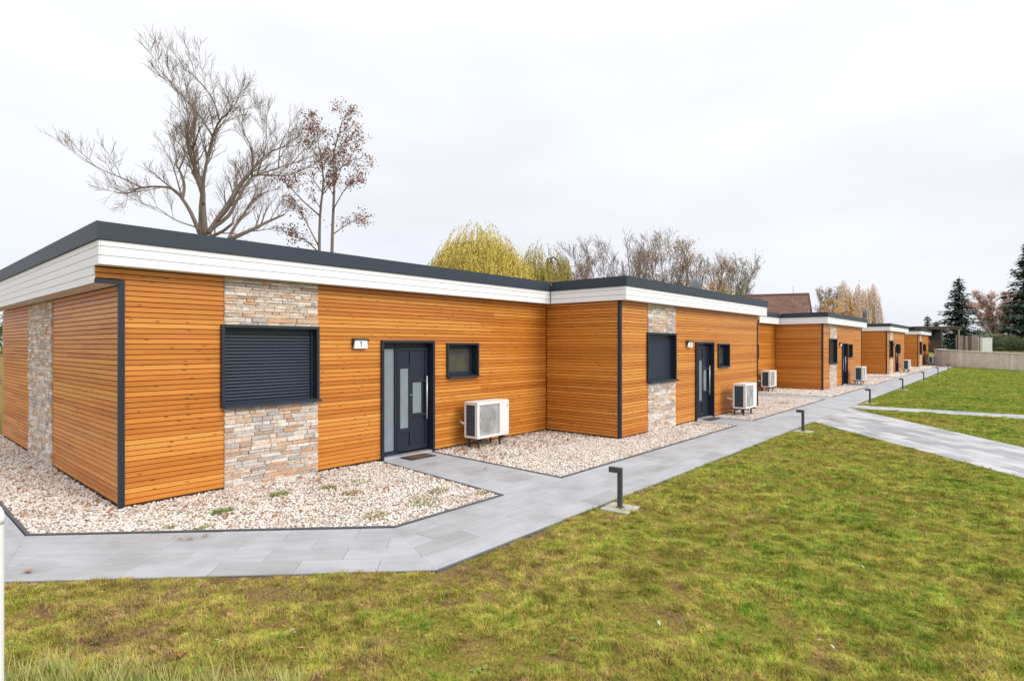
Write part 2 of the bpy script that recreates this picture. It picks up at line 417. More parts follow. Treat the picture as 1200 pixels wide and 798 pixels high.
# ------------------------------------------------------------------ mesh helpers
class MB:
    def __init__(s):
        s.v = []; s.f = []; s.r = []; s.cur = 0.0
    def add(s, vs, fs):
        o = len(s.v)
        s.v.extend(vs)
        s.f.extend([tuple(i + o for i in f) for f in fs])
        s.r.extend([s.cur] * len(fs))
    def box(s, x0, x1, y0, y1, z0, z1):
        s.add([(x0, y0, z0), (x1, y0, z0), (x1, y1, z0), (x0, y1, z0), (x0, y0, z1), (x1, y0, z1), (x1, y1, z1), (x0, y1, z1)],
              [(0, 3, 2, 1), (4, 5, 6, 7), (0, 1, 5, 4), (1, 2, 6, 5), (2, 3, 7, 6), (3, 0, 4, 7)])
        return s
    def prism(s, poly, z0, z1, inset=0.0, cham=0.0):
        n = len(poly)
        if cham > 0:
            cx = sum(p[0] for p in poly) / n; cy = sum(p[1] for p in poly) / n
            top = []
            for (x, y) in poly:
                d = math.hypot(x - cx, y - cy) or 1
                k = max(0, 1 - cham * 1.6 / d)
                top.append((cx + (x - cx) * k, cy + (y - cy) * k))
            vs = [(x, y, z0) for x, y in poly] + [(x, y, z1 - cham) for x, y in poly] + [(x, y, z1) for x, y in top]
            fs = [tuple(range(2 * n, 3 * n))]
            for i in range(n):
                j = (i + 1) % n
                fs += [(i, j, n + j, n + i), (n + i, n + j, 2 * n + j, 2 * n + i)]
        else:
            vs = [(x, y, z0) for x, y in poly] + [(x, y, z1) for x, y in poly]
            fs = [tuple(range(n, 2 * n)), tuple(range(n - 1, -1, -1))]
            for i in range(n):
                j = (i + 1) % n
                fs.append((i, j, n + j, n + i))
        s.add(vs, fs)
        return s
    def tube(s, pts, rad, sides=6, cap=True):
        pts = [Vector(p) for p in pts]
        n = len(pts)
        if not hasattr(rad, '__len__'):
            rad = [rad] * n
        o = len(s.v)
        prev = None
        for i, p in enumerate(pts):
            t = (pts[min(i + 1, n - 1)] - pts[max(i - 1, 0)])
            if t.length < 1e-9:
                t = Vector((0, 0, 1))
            t.normalize()
            if prev is None:
                a = t.orthogonal().normalized()
            else:
                a = prev - t * prev.dot(t)
                a = a.normalized() if a.length > 1e-6 else t.orthogonal().normalized()
            prev = a
            bb = t.cross(a)
            for k in range(sides):
                w = 2 * math.pi * k / sides
                q = p + (a * math.cos(w) + bb * math.sin(w)) * rad[i]
                s.v.append((q.x, q.y, q.z))
        for i in range(n - 1):
            for k in range(sides):
                k2 = (k + 1) % sides
                s.f.append((o + i * sides + k, o + i * sides + k2, o + (i + 1) * sides + k2, o + (i + 1) * sides + k))
                s.r.append(s.cur)
        if cap and sides > 2:
            s.f.append(tuple(o + k for k in range(sides - 1, -1, -1))); s.r.append(s.cur)
            s.f.append(tuple(o + (n - 1) * sides + k for k in range(sides))); s.r.append(s.cur)
        return s
    def disc(s, c, axis, r, sides=24, thick=0.01):
        c = Vector(c); ax = Vector(axis).normalized()
        s.tube([c - ax * thick / 2, c + ax * thick / 2], r, sides)
        return s
    def build(s, name, mat, parent=None, loc=(0, 0, 0), rot=0.0, smooth=False, bevel=0.0, rnd=False):
        me = bpy.data.meshes.new(name)
        me.from_pydata(s.v, [], s.f)
        if rnd:
            at = me.attributes.new('rnd', 'FLOAT', 'FACE')
            at.data.foreach_set('value', s.r)
        me.materials.append(MATS[mat])
        if smooth:
            me.polygons.foreach_set('use_smooth', [True] * len(me.polygons))
        me.update()
        return link(name, me, parent, loc, rot, bevel)

def link(name, me, parent=None, loc=(0, 0, 0), rot=0.0, bevel=0.0):
    o = bpy.data.objects.new(name, me)
    COL.objects.link(o)
    o.location = loc
    o.rotation_euler = (0, 0, rot) if not hasattr(rot, '__len__') else rot
    if parent is not None:
        o.parent = parent
    if bevel:
        md = o.modifiers.new('bevel', 'BEVEL')
        md.width = bevel; md.segments = 2; md.limit_method = 'ANGLE'
    return o

def tag(o, label=None, cat=None, group=None, kind=None):
    if label: o['label'] = label
    if cat: o['category'] = cat
    if group: o['group'] = group
    if kind: o['kind'] = kind
    return o

def empty(name, loc=(0, 0, 0), rot=0.0):
    o = bpy.data.objects.new(name, None)
    COL.objects.link(o)
    o.location = loc
    o.rotation_euler = (0, 0, rot)
    o.empty_display_size = 0.3
    return o

def copy_tree(o, parent=None):
    c = o.copy()
    COL.objects.link(c)
    c.parent = parent
    for ch in list(o.children):
        copy_tree(ch, c)
    return c

def px_of(p):
    """where a point falls for the camera; only used to rank pieces by size"""
    d = Vector(p) - CAM
    z = max(0.3, d.dot(FWD))
    return 670 * d.dot(RGT) / z, 670 * d.z / z

def at(lat, dist, z=0.0):
    """ground position from metres to the right of and ahead of the standpoint"""
    p = CAM + FWD * dist + RGT * lat
    return Vector((p.x, p.y, z))

# ------------------------------------------------------------------ ground
mb = MB()
mb.add([(-400, -400, -0.07), (500, -400, -0.07), (500, 500, -0.07), (-400, 500, -0.07)], [(0, 1, 2, 3)])
tag(mb.build('ground', 'lawn_soil'), kind='structure')

def hnoise(x, y):
    return (math.sin(x * 1.7 + 1.3 * math.sin(y * 1.1)) + math.sin(y * 2.3 + 1.7 * math.sin(x * 0.9)) + 0.6 * math.sin(x * 5.1 + y * 4.3) + 0.5 * math.sin(y * 6.7 - x * 3.1)) / 3.1
def inside(P, poly):
    x, y = P[:, 0], P[:, 1]
    c = np.zeros(len(P), bool)
    n = len(poly)
    for i in range(n):
        x1, y1 = poly[i]; x2, y2 = poly[(i + 1) % n]
        cond = ((y1 > y) != (y2 > y)) & (x < (x2 - x1) * (y - y1) / ((y2 - y1) or 1e-9) + x1)
        c ^= cond
    return c

SIDEQ = [(15.65, -4.78), (3.0, -15.28), (5.6, -15.28), (20.4, -4.78)]
GRID = RNG.random((512, 512))
def vnoise(P, f):
    x = P[:, 0] * f + 200; y = P[:, 1] * f + 200
    i = np.floor(x).astype(int); j = np.floor(y).astype(int)
    u = x - i; v = y - j; u = u * u * (3 - 2 * u); v = v * v * (3 - 2 * v)
    g = lambda a, b_: GRID[a % 512, b_ % 512]
    return (g(i, j) * (1 - u) + g(i + 1, j) * u) * (1 - v) + (g(i, j + 1) * (1 - u) + g(i + 1, j + 1) * u) * v
def lawn_z(P):
    x, y = P[:, 0], P[:, 1]
    e = np.where(x > 1.4, np.clip((-4.85 - y) / 0.6, 0, 1), np.clip((-3.50 - (x + y)) / 0.8, 0, 1))
    k = (vnoise(P, 0.8) - .5) * 0.030 + (vnoise(P, 2.6) - .5) * 0.030 + (vnoise(P, 5.5) - .5) * 0.034 + (vnoise(P, 11) - .5) * 0.020
    out = -0.026 + (k + 0.006) * e
    wide = [(15.4, -4.5), (2.6, -15.4), (6.0, -15.4), (20.9, -4.5)]
    return np.where(inside(P, wide), np.minimum(out, -0.022), out)
# the lawn in front of the path: fine relief close by, a coarse sheet beyond
def lawn_patch(name, x0, x1, y0, y1, step, drop, fn):
    nx = int((x1 - x0) / step) + 1; ny = int((y1 - y0) / step) + 1
    X, Y = np.meshgrid(np.linspace(x0, x1, nx), np.linspace(y0, y1, ny))
    P = np.column_stack([X.ravel(), Y.ravel()])
    z = fn(P) - drop
    mb = MB()
    mb.v = [tuple(map(float, r_)) for r_ in np.column_stack([P, z])]
    mb.f = [(j * nx + i, j * nx + i + 1, (j + 1) * nx + i + 1, (j + 1) * nx + i) for j in range(ny - 1) for i in range(nx - 1)]
    mb.r = [0] * len(mb.f)
    return tag(mb.build(name, 'lawn_soil', smooth=True), kind='structure')
lawn_patch('lawn', -6, 15, -13, -1.9, 0.07, 0.0, lawn_z)
lawn_patch('far_lawn', 14.9, 72, -40, -4.5, 0.5, 0.0, lambda P: np.full(len(P), -0.030))
lawn_patch('near_lawn', -8, 15, -40, -12.95, 0.5, 0.0, lambda P: np.full(len(P), -0.032))

# ------------------------------------------------------------------ paths
Y0, Y1 = -3.43, -4.76           # the two edges of the long path
def clip(poly, a, b):
    """keep the part of poly to the left of a->b"""
    out = []
    n = len(poly)
    def side(p):
        return (b[0] - a[0]) * (p[1] - a[1]) - (b[1] - a[1]) * (p[0] - a[0])
    for i in range(n):
        p, q = poly[i], poly[(i + 1) % n]
        sp, sq = side(p), side(q)
        if sp >= 0: out.append(p)
        if (sp >= 0) != (sq >= 0):
            t = sp / (sp - sq)
            out.append((p[0] + t * (q[0] - p[0]), p[1] + t * (q[1] - p[1])))
    return out
def area(poly):
    return 0.5 * abs(sum(poly[i][0] * poly[(i + 1) % len(poly)][1] - poly[(i + 1) % len(poly)][0] * poly[i][1] for i in range(len(poly))))

SLABMESH = {}
def pave(parent, region, org, ang, sl, sw, mat, gap=0.004, single_to=1e9, thick=0.05, far=None):
    """lay slabs in running bond over a convex region (counter-clockwise); each is its own piece"""
    ca, sa = math.cos(ang), math.sin(ang)
    def w2l(p):
        dx, dy = p[0] - org[0], p[1] - org[1]
        return (dx * ca + dy * sa, -dx * sa + dy * ca)
    loc = [w2l(p) for p in region]
    a0, a1 = min(p[0] for p in loc), max(p[0] for p in loc)
    b0, b1 = min(p[1] for p in loc), max(p[1] for p in loc)
    for j in range(math.floor(b0 / sw), math.ceil(b1 / sw)):
        sh = 0.5 * sl if j % 2 else 0.0
        for i in range(math.floor((a0 - sh) / sl), math.ceil((a1 - sh) / sl)):
            x0 = i * sl + sh; y0 = j * sw
            full = [(x0 + gap / 2, y0 + gap / 2), (x0 + sl - gap / 2, y0 + gap / 2), (x0 + sl - gap / 2, y0 + sw - gap / 2), (x0 + gap / 2, y0 + sw - gap / 2)]
            pc = full
            for k in range(len(loc)):
                pc = clip(pc, loc[k], loc[(k + 1) % len(loc)])
                if len(pc) < 3: break
            if len(pc) < 3 or area(pc) < 0.0004: continue
            cx = x0 + sl / 2; cy = y0 + sw / 2
            wx = org[0] + cx * ca - cy * sa; wy = org[1] + cx * sa + cy * ca
            rel = [(p[0] - cx, p[1] - cy) for p in pc]
            dz = RNG.uniform(-0.0015, 0.0015)
            if wx > single_to:
                far.cur = float(RNG.random())
                far.prism([(org[0] + p[0] * ca - p[1] * sa, org[1] + p[0] * sa + p[1] * ca) for p in pc], -thick, dz, cham=0.003)
                continue
            if abs(area(pc) - area(full)) < 1e-6:
                key = (sl, sw, mat)
                if key not in SLABMESH:
                    mbx = MB(); mbx.prism(rel, -thick, 0, cham=0.003)
                    o = mbx.build('paving_slab', mat, parent, (wx, wy, dz), ang)
                    SLABMESH[key] = o.data
                else:
                    link('paving_slab', SLABMESH[key], parent, (wx, wy, dz), ang)
            else:
                mbx = MB(); mbx.prism(rel, -thick, 0, cham=0.003)
                mbx.build('paving_slab', mat, parent, (wx, wy, dz), ang)

S45 = math.sqrt(0.5)
inA, inB = (-1.05, -0.46), (1.92, -3.43)         # inner edge of the slanted piece
outA, outB = (-1.47, -1.90), (1.39, -4.76)       # its outer edge
mb = MB()
mb.prism([(-2.56, 30), (-2.56, -0.85), outA, outB, (70.4, -4.76), (70.4, -3.43), inB, inA, (-1.05, 30)], -0.06, -0.012)
path = mb.build('garden_path', 'joint')
tag(path, kind='structure')
far = MB()
pave(path, [inB, outB, (70.4, Y1), (70.4, Y0)], (0.37, Y1), 0, 0.8, 0.3325, 'slab', single_to=34, far=far)
pave(path, [inA, outA, outB, inB], inB, R(-45), 0.8, 0.33, 'slab')
pave(path, [(-2.56, 12), (-2.56, -0.85), outA, inA, (-1.05, 12)], (-1.05, 0), R(90), 0.8, 0.3775, 'slab')
tag(far.build('distant_slabs', 'slab', path, rnd=True), kind='stuff')
# path stubs to the doors
PER = 19.15
def stub(x0, x1, y1, n, single, s0=0.0, s1=0.0):
    mb = MB()
    mb.prism([(x0 + s0, Y0 + 0.0005), (x1 + s1, Y0 + 0.0005), (x1, y1), (x0, y1)], -0.055, -0.012)
    p = mb.build('door_path', 'joint')
    tag(p, kind='structure')
    if single:
        pave(p, [(x0 + s0, Y0 + 0.003), (x1 + s1, Y0 + 0.003), (x1, y1), (x0, y1)], (x0, Y0), 0, (x1 - x0) / 2, 0.38, 'slab')
    else:
        f = MB(); pave(p, [(x0 + s0, Y0 + 0.003), (x1 + s1, Y0 + 0.003), (x1, y1), (x0, y1)], (x0, Y0), 0, (x1 - x0) / 2, 0.38, 'slab', single_to=-1e9, far=f)
        tag(f.build('distant_slabs', 'slab', p, rnd=True), kind='stuff')
for k in range(4):
    stub(4.2 + k * PER, 5.45 + k * PER, 0.03, k, k < 2, -0.30 if k == 0 else 0, -0.13 if k == 0 else 0)
    stub(13.42 + k * PER, 14.72 + k * PER, -2.13, k, k < 2)
# slanting side path and the narrow walk
q = SIDEQ
mb = MB(); mb.prism(q, -0.06, -0.014)
side = mb.build('side_path', 'joint'); tag(side, kind='structure')
a2 = math.atan2(4.2, 5.06)
pave(side, q, (10.34, -9.19), a2, 0.9, 0.30, 'plank_slab', gap=0.008)
mb = MB(); mb.prism([(20.45, -4.79), (20.6, -18), (22.0, -18), (21.6, -4.79)], -0.06, -0.014)
walk = mb.build('narrow_walk', 'joint'); tag(walk, kind='structure')
pave(walk, [(20.45, -4.79), (20.6, -18), (22.0, -18), (21.6, -4.79)], (20.1, -5), R(-88), 0.6, 0.35, 'plank_slab', gap=0.008)

# dark edging between gravel, path and lawn
def edging(pts, w=0.04, top=0.010):
    mb = MB()
    for i in range(len(pts) - 1):
        a, b2 = Vector(pts[i] + (0,)), Vector(pts[i + 1] + (0,))
        d = (b2 - a).normalized(); nrm = Vector((-d.y, d.x, 0)) * w / 2
        e = d * (w / 2 - 0.002)
        aa = a - e if i else a; bb2 = b2 + e * 0
        t = top + 0.0015 * (i % 2)
        mb.prism([(p.x, p.y) for p in (aa - nrm, bb2 - nrm, bb2 + nrm, aa + nrm)], -0.08, t)
    return mb.build('edging', 'edging', path)
edging([(-1.02, 12.0), (-1.02, -0.44), (1.95, -3.40), (3.88, -3.40), (4.175, -0.02)])
edging([(5.475, -0.02), (5.345, -3.40), (13.395, -3.40), (13.395, -2.2)])
for k in range(4):
    o = k * PER
    edging([(14.745 + o, -2.2), (14.745 + o, -3.40), (23.325 + o if k < 3 else 70.3, -3.40)] + ([(23.325 + o, -0.02)] if k < 3 else []))
    if k: edging([(5.475 + o, -0.02), (5.475 + o, -3.40), (13.395 + o, -3.40), (13.395 + o, -2.2)])
edging([(1.39, -4.785), (15.3, -4.785)], 0.03, -0.008)
edging([(21.4, -4.785), (70.4, -4.785)], 0.03, -0.008)

# ------------------------------------------------------------------ gravel beds
BEDS = [[(-1.0, 12), (-1.0, -0.43), (1.96, -3.38), (3.86, -3.38), (4.15, 0.02), (0, 0.02), (0, 12)]]
for k in range(4):
    o = k * PER
    if k: pass
    BEDS.append([(5.5 + o, 0.02), (5.5 + o - (0.13 if k == 0 else 0), -3.38), (13.37 + o, -3.38), (13.37 + o, -2.14), (9.36 + o, -2.14), (9.36 + o, 0.02)])
    xe = 23.3 + o if k < 3 else 73.0
    BEDS.append([(14.77 + o, -2.14), (14.77 + o, -3.38), (xe, -3.38), (xe, 0.02), (19.0 + o, 0.02), (19.0 + o, -2.14)] if k < 3 else
                [(14.77 + o, -2.14), (14.77 + o, -3.38), (xe, -3.1), (76.4, -2.9), (76.4, -2.14)])
for i, bd in enumerate(BEDS):
    mb = MB(); mb.prism(bd, -0.065, -0.018)
    tag(mb.build('gravel_bed', 'gravel_bed'), kind='structure')

def scatter(name, pts, rot, scl, idx, variants):
    """one object whose pieces are placed at the given points by geometry nodes"""
    me = bpy.data.meshes.new(name)
    n = len(pts)
    me.vertices.add(n)
    me.vertices.foreach_set('co', np.asarray(pts, np.float32).ravel())
    for nm, arr, ty, key in (('rot', rot, 'FLOAT_VECTOR', 'vector'), ('scl', scl, 'FLOAT_VECTOR', 'vector'), ('idx', idx, 'INT', 'value')):
        a = me.attributes.new(nm, ty, 'POINT')
        a.data.foreach_set(key, np.asarray(arr, np.int32 if ty == 'INT' else np.float32).ravel())
    o = bpy.data.objects.new(name, me)
    COL.objects.link(o)
    ng = bpy.data.node_groups.new(name, 'GeometryNodeTree')
    ng.interface.new_socket('Geometry', in_out='INPUT', socket_type='NodeSocketGeometry')
    ng.interface.new_socket('Geometry', in_out='OUTPUT', socket_type='NodeSocketGeometry')
    gi = ng.nodes.new('NodeGroupInput'); go = ng.nodes.new('NodeGroupOutput')
    jn = ng.nodes.new('GeometryNodeJoinGeometry')
    for v in variants:
        oi = ng.nodes.new('GeometryNodeObjectInfo')
        oi.inputs['Object'].default_value = v
        oi.inputs['As Instance'].default_value = True
        ng.links.new(oi.outputs['Geometry'], jn.inputs[0])
    ip = ng.nodes.new('GeometryNodeInstanceOnPoints')
    ip.inputs['Pick Instance'].default_value = True
    def attr(nm, ty):
        a = ng.nodes.new('GeometryNodeInputNamedAttribute')
        a.data_type = ty
        a.inputs[0].default_value = nm
        return a.outputs[0]
    ng.links.new(gi.outputs[0], ip.inputs['Points'])
    ng.links.new(jn.outputs[0], ip.inputs['Instance'])
    ng.links.new(attr('idx', 'INT'), ip.inputs['Instance Index'])
    ng.links.new(attr('rot', 'FLOAT_VECTOR'), ip.inputs['Rotation'])
    ng.links.new(attr('scl', 'FLOAT_VECTOR'), ip.inputs['Scale'])
    ng.links.new(ip.outputs[0], go.inputs[0])
    md = o.modifiers.new('scatter', 'NODES')
    md.node_group = ng
    return o

def loose(name, mb, mat, smooth=False, rnd=False):
    o = mb.build(name, mat, smooth=smooth, rnd=rnd)
    COL.objects.unlink(o)
    return o

def ico():
    t = (1 + 5 ** 0.5) / 2
    v = [Vector(p).normalized() for p in ((-1, t, 0), (1, t, 0), (-1, -t, 0), (1, -t, 0), (0, -1, t), (0, 1, t), (0, -1, -t), (0, 1, -t), (t, 0, -1), (t, 0, 1), (-t, 0, -1), (-t, 0, 1))]
    f = [(0, 11, 5), (0, 5, 1), (0, 1, 7), (0, 7, 10), (0, 10, 11), (1, 5, 9), (5, 11, 4), (11, 10, 2), (10, 7, 6), (7, 1, 8), (3, 9, 4), (3, 4, 2), (3, 2, 6), (3, 6, 8), (3, 8, 9), (4, 9, 5), (2, 4, 11), (6, 2, 10), (8, 6, 7), (9, 8, 1)]
    return v, f
PEB = []
for k in range(7):
    v, f = ico()
    s3 = (1.0, random.uniform(0.62, 0.95), random.uniform(0.45, 0.75))
    mb = MB()
    mb.add([tuple(p[i] * s3[i] * random.uniform(0.78, 1.18) for i in range(3)) for p in v], f)
    PEB.append(loose('pebble', mb, 'pebble'))

def sample(poly, dens):
    x0, x1 = min(p[0] for p in poly), max(p[0] for p in poly)
    y0, y1 = min(p[1] for p in poly), max(p[1] for p in poly)
    n = int((x1 - x0) * (y1 - y0) * dens)
    P = np.column_stack([RNG.uniform(x0, x1, n), RNG.uniform(y0, y1, n)])
    return P[inside(P, poly)]
def dist_of(P):
    return (P[:, 0] - CAM.x) * FWD.x + (P[:, 1] - CAM.y) * FWD.y, (P[:, 0] - CAM.x) * RGT.x + (P[:, 1] - CAM.y) * RGT.y

PP, SS = [], []
for i, bd in enumerate(BEDS):
    near = i < 3
    dens = 1500 if i < 2 else (1200 if i == 2 else (420 if i < 5 else 150))
    size = 0.0165 if i < 3 else (0.028 if i < 5 else 0.045)
    P = sample(bd, dens)
    if i == 0: P = P[P[:, 1] < 11]
    PP.append(P); SS.append(np.full(len(P), size))
P = np.vstack(PP); S = np.concatenate(SS) * RNG.uniform(0.6, 1.45, len(P))
z = RNG.uniform(-0.02, 0.004, len(P)) + 0.2 * S
scatter_o = scatter('gravel', np.column_stack([P, z]), RNG.uniform(-1, 1, (len(P), 3)) * np.array([0.6, 0.6, 3.14]), np.repeat(S[:, None], 3, 1), RNG.integers(0, 7, len(P)), PEB)
tag(scatter_o, 'pale pink and white angular gravel filling the beds along the houses', 'gravel', kind='stuff')

# ------------------------------------------------------------------ grass
def tuft(nb, h, spread, w, lean=0.9, name='tuft', mat='grass_blade'):
    mb = MB()
    for _ in range(nb):
        a = random.uniform(0, 6.283); rr = random.uniform(0, spread)
        bx, by = rr * math.cos(a), rr * math.sin(a)
        d = random.uniform(0, 6.283); hh = h * random.uniform(0.5, 1.15); ln = random.uniform(0.25, lean) * hh
        dx, dy = math.cos(d), math.sin(d); px, py = -dy * w / 2, dx * w / 2
        mb.cur = random.random()
        mb.add([(bx - px, by - py, -0.006), (bx + px, by + py, -0.006),
                (bx + dx * ln * .4 + px * .8, by + dy * ln * .4 + py * .8, hh * .6), (bx + dx * ln * .4 - px * .8, by + dy * ln * .4 - py * .8, hh * .6),
                (bx + dx * ln, by + dy * ln, hh)], [(0, 1, 2, 3), (3, 2, 4)])
    return loose(name, mb, mat, rnd=True)
TUFT = [tuft(20, 0.032, 0.045, 0.0034, 1.6) for _ in range(4)] + [tuft(16, 0.045, 0.035, 0.0032, 1.1) for _ in range(2)] + [tuft(24, 0.018, 0.05, 0.0040, 2.6) for _ in range(4)]
def in_lawn(P):
    x, y = P[:, 0], P[:, 1]
    ok = (y < -4.775) & ((x + y) < -3.37) | ((y < -4.775) & (x > 1.4))
    ok |= ((x + y) < -3.37) & (y <= -1.95) & (x > -8) & (x < 1.6) & (y > -4.775)
    ok &= ~inside(P, q)
    ok &= ~inside(P, [(20.45, -4.7), (20.6, -18), (22.0, -18), (21.6, -4.7)])
    ok &= x < 69.9 + (y + 5) * 1.4
    return ok
PP, SS, II = [], [], []
for (d0, d1, dens, sc) in ((1.5, 7.5, 1900, 0.92), (7.5, 14, 800, 1.15), (14, 26, 230, 1.7), (26, 45, 55, 2.4), (45, 66, 22, 3.4)):
    # sampled over the box that holds this band of the view
    lim = d1 * 1.05 + 1.5
    cs = [at(sx * lim, dd) for sx in (-1, 1) for dd in (d0, d1)]
    x0, x1 = min(c.x for c in cs), max(c.x for c in cs); y0, y1 = min(c.y for c in cs), min(-1.9, max(c.y for c in cs))
    n = int((x1 - x0) * (y1 - y0) * dens)
    P = np.column_stack([RNG.uniform(x0, x1, n), RNG.uniform(y0, y1, n)])
    d, l = dist_of(P)
    P = P[(d >= d0) & (d < d1) & (np.abs(l) < d * 0.98 + 1.2)]
    P = P[in_lawn(P)]
    # thinner where the turf is worn, taller in clumps
    k = 0.45 * vnoise(P, 1.3) + 0.35 * vnoise(P, 4.1) + 0.20 * vnoise(P, 9.0)
    keep = RNG.random(len(P)) < np.clip((k - 0.24) * 4.0, 0.10, 1.0)
    P, k = P[keep], k[keep]
    s = sc * RNG.uniform(0.6, 1.2, len(P)) * np.clip(0.15 + 1.7 * (0.45 * k + 0.55 * vnoise(P, 5.5)), 0.4, 1.6)
    PP.append(P); SS.append(s)
P = np.vstack(PP); S = np.concatenate(SS)
z = lawn_z(P) + 0.002
scl = np.column_stack([S, S, np.minimum(S, 1.3)])
g = scatter('lawn_grass', np.column_stack([P, z]), np.column_stack([RNG.normal(0, .12, len(P)), RNG.normal(0, .12, len(P)), RNG.uniform(0, 6.28, len(P))]), scl, RNG.integers(0, len(TUFT), len(P)), TUFT)
tag(g, 'short patchy olive and green grass of the lawn', 'grass', kind='stuff')
# lusher tufts here and there
LUSH = [tuft(26, 0.085, 0.06, 0.005, 0.9, mat='weed') for _ in range(3)]
n = 260
P = np.column_stack([RNG.uniform(-3, 16, n * 3), RNG.uniform(-14, -2.2, n * 3)]); P = P[in_lawn(P)]
g = scatter('lush_tufts', np.column_stack([P, lawn_z(P)]), np.column_stack([np.zeros((len(P), 2)), RNG.uniform(0, 6, len(P))]), np.repeat(RNG.uniform(0.4, 0.95, len(P))[:, None], 3, 1), RNG.integers(0, 3, len(P)), LUSH)
tag(g, 'darker green tufts scattered through the lawn', 'grass', kind='stuff')
def rosette():
    mb = MB()
    for k in range(11):
        a = k * 0.571 + random.uniform(-.2, .2); ln = random.uniform(.05, .10); w = ln * .2
        dx, dy = math.cos(a), math.sin(a)
        mb.cur = random.random() * .5
        mb.add([(0, 0, 0.006), (dx * ln * .6 - dy * w, dy * ln * .6 + dx * w, .022), (dx * ln, dy * ln, .012), (dx * ln * .6 + dy * w, dy * ln * .6 - dx * w, .022)], [(0, 1, 2, 3)])
    return loose('rosette', mb, 'weed', rnd=True)
ROS = [rosette() for _ in range(4)]
P = np.column_stack([RNG.uniform(-3, 14, 520), RNG.uniform(-12, -2.2, 520)]); P = P[in_lawn(P)]
P = P[vnoise(P, 0.9) > 0.5]
g = scatter('broad_leaf_weeds', np.column_stack([P, lawn_z(P) + 0.012]), np.column_stack([np.zeros((len(P), 2)), RNG.uniform(0, 6, len(P))]), np.repeat(RNG.uniform(0.25, 0.6, len(P))[:, None], 3, 1), RNG.integers(0, 4, len(P)), ROS)
tag(g, 'flat broad leaved weeds growing through the lawn', 'weeds', kind='stuff')
# tall pale grass at the near edge
TALL = [tuft(22, 0.26, 0.07, 0.006, 0.7, mat='tall_grass') for _ in range(4)]
PP = []
for _ in range(420):
    lt = RNG.uniform(-3.6, -1.3); dd = RNG.uniform(3.15, 3.8) - 0.12 * abs(lt + 2.9)
    p = at(lt, dd); PP.append((p.x, p.y, -0.035))
P = np.array(PP)
g = scatter('tall_grass', P, np.column_stack([np.zeros((len(P), 2)), RNG.uniform(0, 6, len(P))]), np.repeat(RNG.uniform(0.35, 1.0, len(P))[:, None], 3, 1), RNG.integers(0, 4, len(P)), TALL)
tag(g, 'tall pale grass fringe at the near left edge of the lawn', 'grass', kind='stuff')

# ------------------------------------------------------------------ houses
PITCH, BH = 0.0725, 0.0672
BOARD = {}
def board_mesh(Lx, h):
    k = (round(Lx, 3), round(h, 4))
    if k not in BOARD:
        me = bpy.data.meshes.new('board')
        me.from_pydata(*board_geo(Lx, h))
        me.materials.append(MATS['larch'])
        BOARD[k] = me
    return BOARD[k]
def board_geo(Lx, h):
    sec = [(0.0, 0.0), (-0.021, 0.004), (-0.022, h - 0.005), (0.0, h + 0.002)]
    v = [(0, y, z) for y, z in sec] + [(Lx, y, z) for y, z in sec]
    f = [(0, 1, 2, 3), (7, 6, 5, 4), (0, 4, 5, 1), (1, 5, 6, 2), (2, 6, 7, 3), (3, 7, 4, 0)]
    return v, [], f

STONEMESH = []
for k in range(9):
    me = bpy.data.meshes.new('stone')
    j = lambda a: random.uniform(-a, a)
    e = 0.06
    back = [(0, 0, 0), (1, 0, 0), (1, 0, 1), (0, 0, 1)]
    mid = [(0 + j(.02), -0.72 + j(.1), 0 + j(.04)), (1 + j(.02), -0.72 + j(.1), 0 + j(.04)), (1 + j(.02), -0.72 + j(.1), 1 + j(.04)), (0 + j(.02), -0.72 + j(.1), 1 + j(.04))]
    fr = [(e * .6 + j(.02), -1 + j(.16), 0.13 + j(.05)), (1 - e * .6 + j(.02), -1 + j(.16), 0.13 + j(.05)), (1 - e * .6 + j(.02), -1 + j(.16), 0.87 + j(.05)), (e * .6 + j(.02), -1 + j(.16), 0.87 + j(.05))]
    fs = []
    for a in range(4):
        b2 = (a + 1) % 4
        fs += [(a, b2, 4 + b2, 4 + a), (4 + a, 4 + b2, 8 + b2, 8 + a)]
    fs.append((8, 9, 10, 11))
    me.from_pydata(back + mid + fr, [], fs)
    me.materials.append(MATS['stone'])
    STONEMESH.append(me)

def minus(iv, holes):
    out = [iv]
    for h0, h1 in holes:
        nx = []
        for a, b2 in out:
            if h1 <= a or h0 >= b2: nx.append((a, b2)); continue
            if h0 > a: nx.append((a, h0))
            if h1 < b2: nx.append((h1, b2))
        out = nx
    return [(a, b2) for a, b2 in out if b2 - a > 0.01]

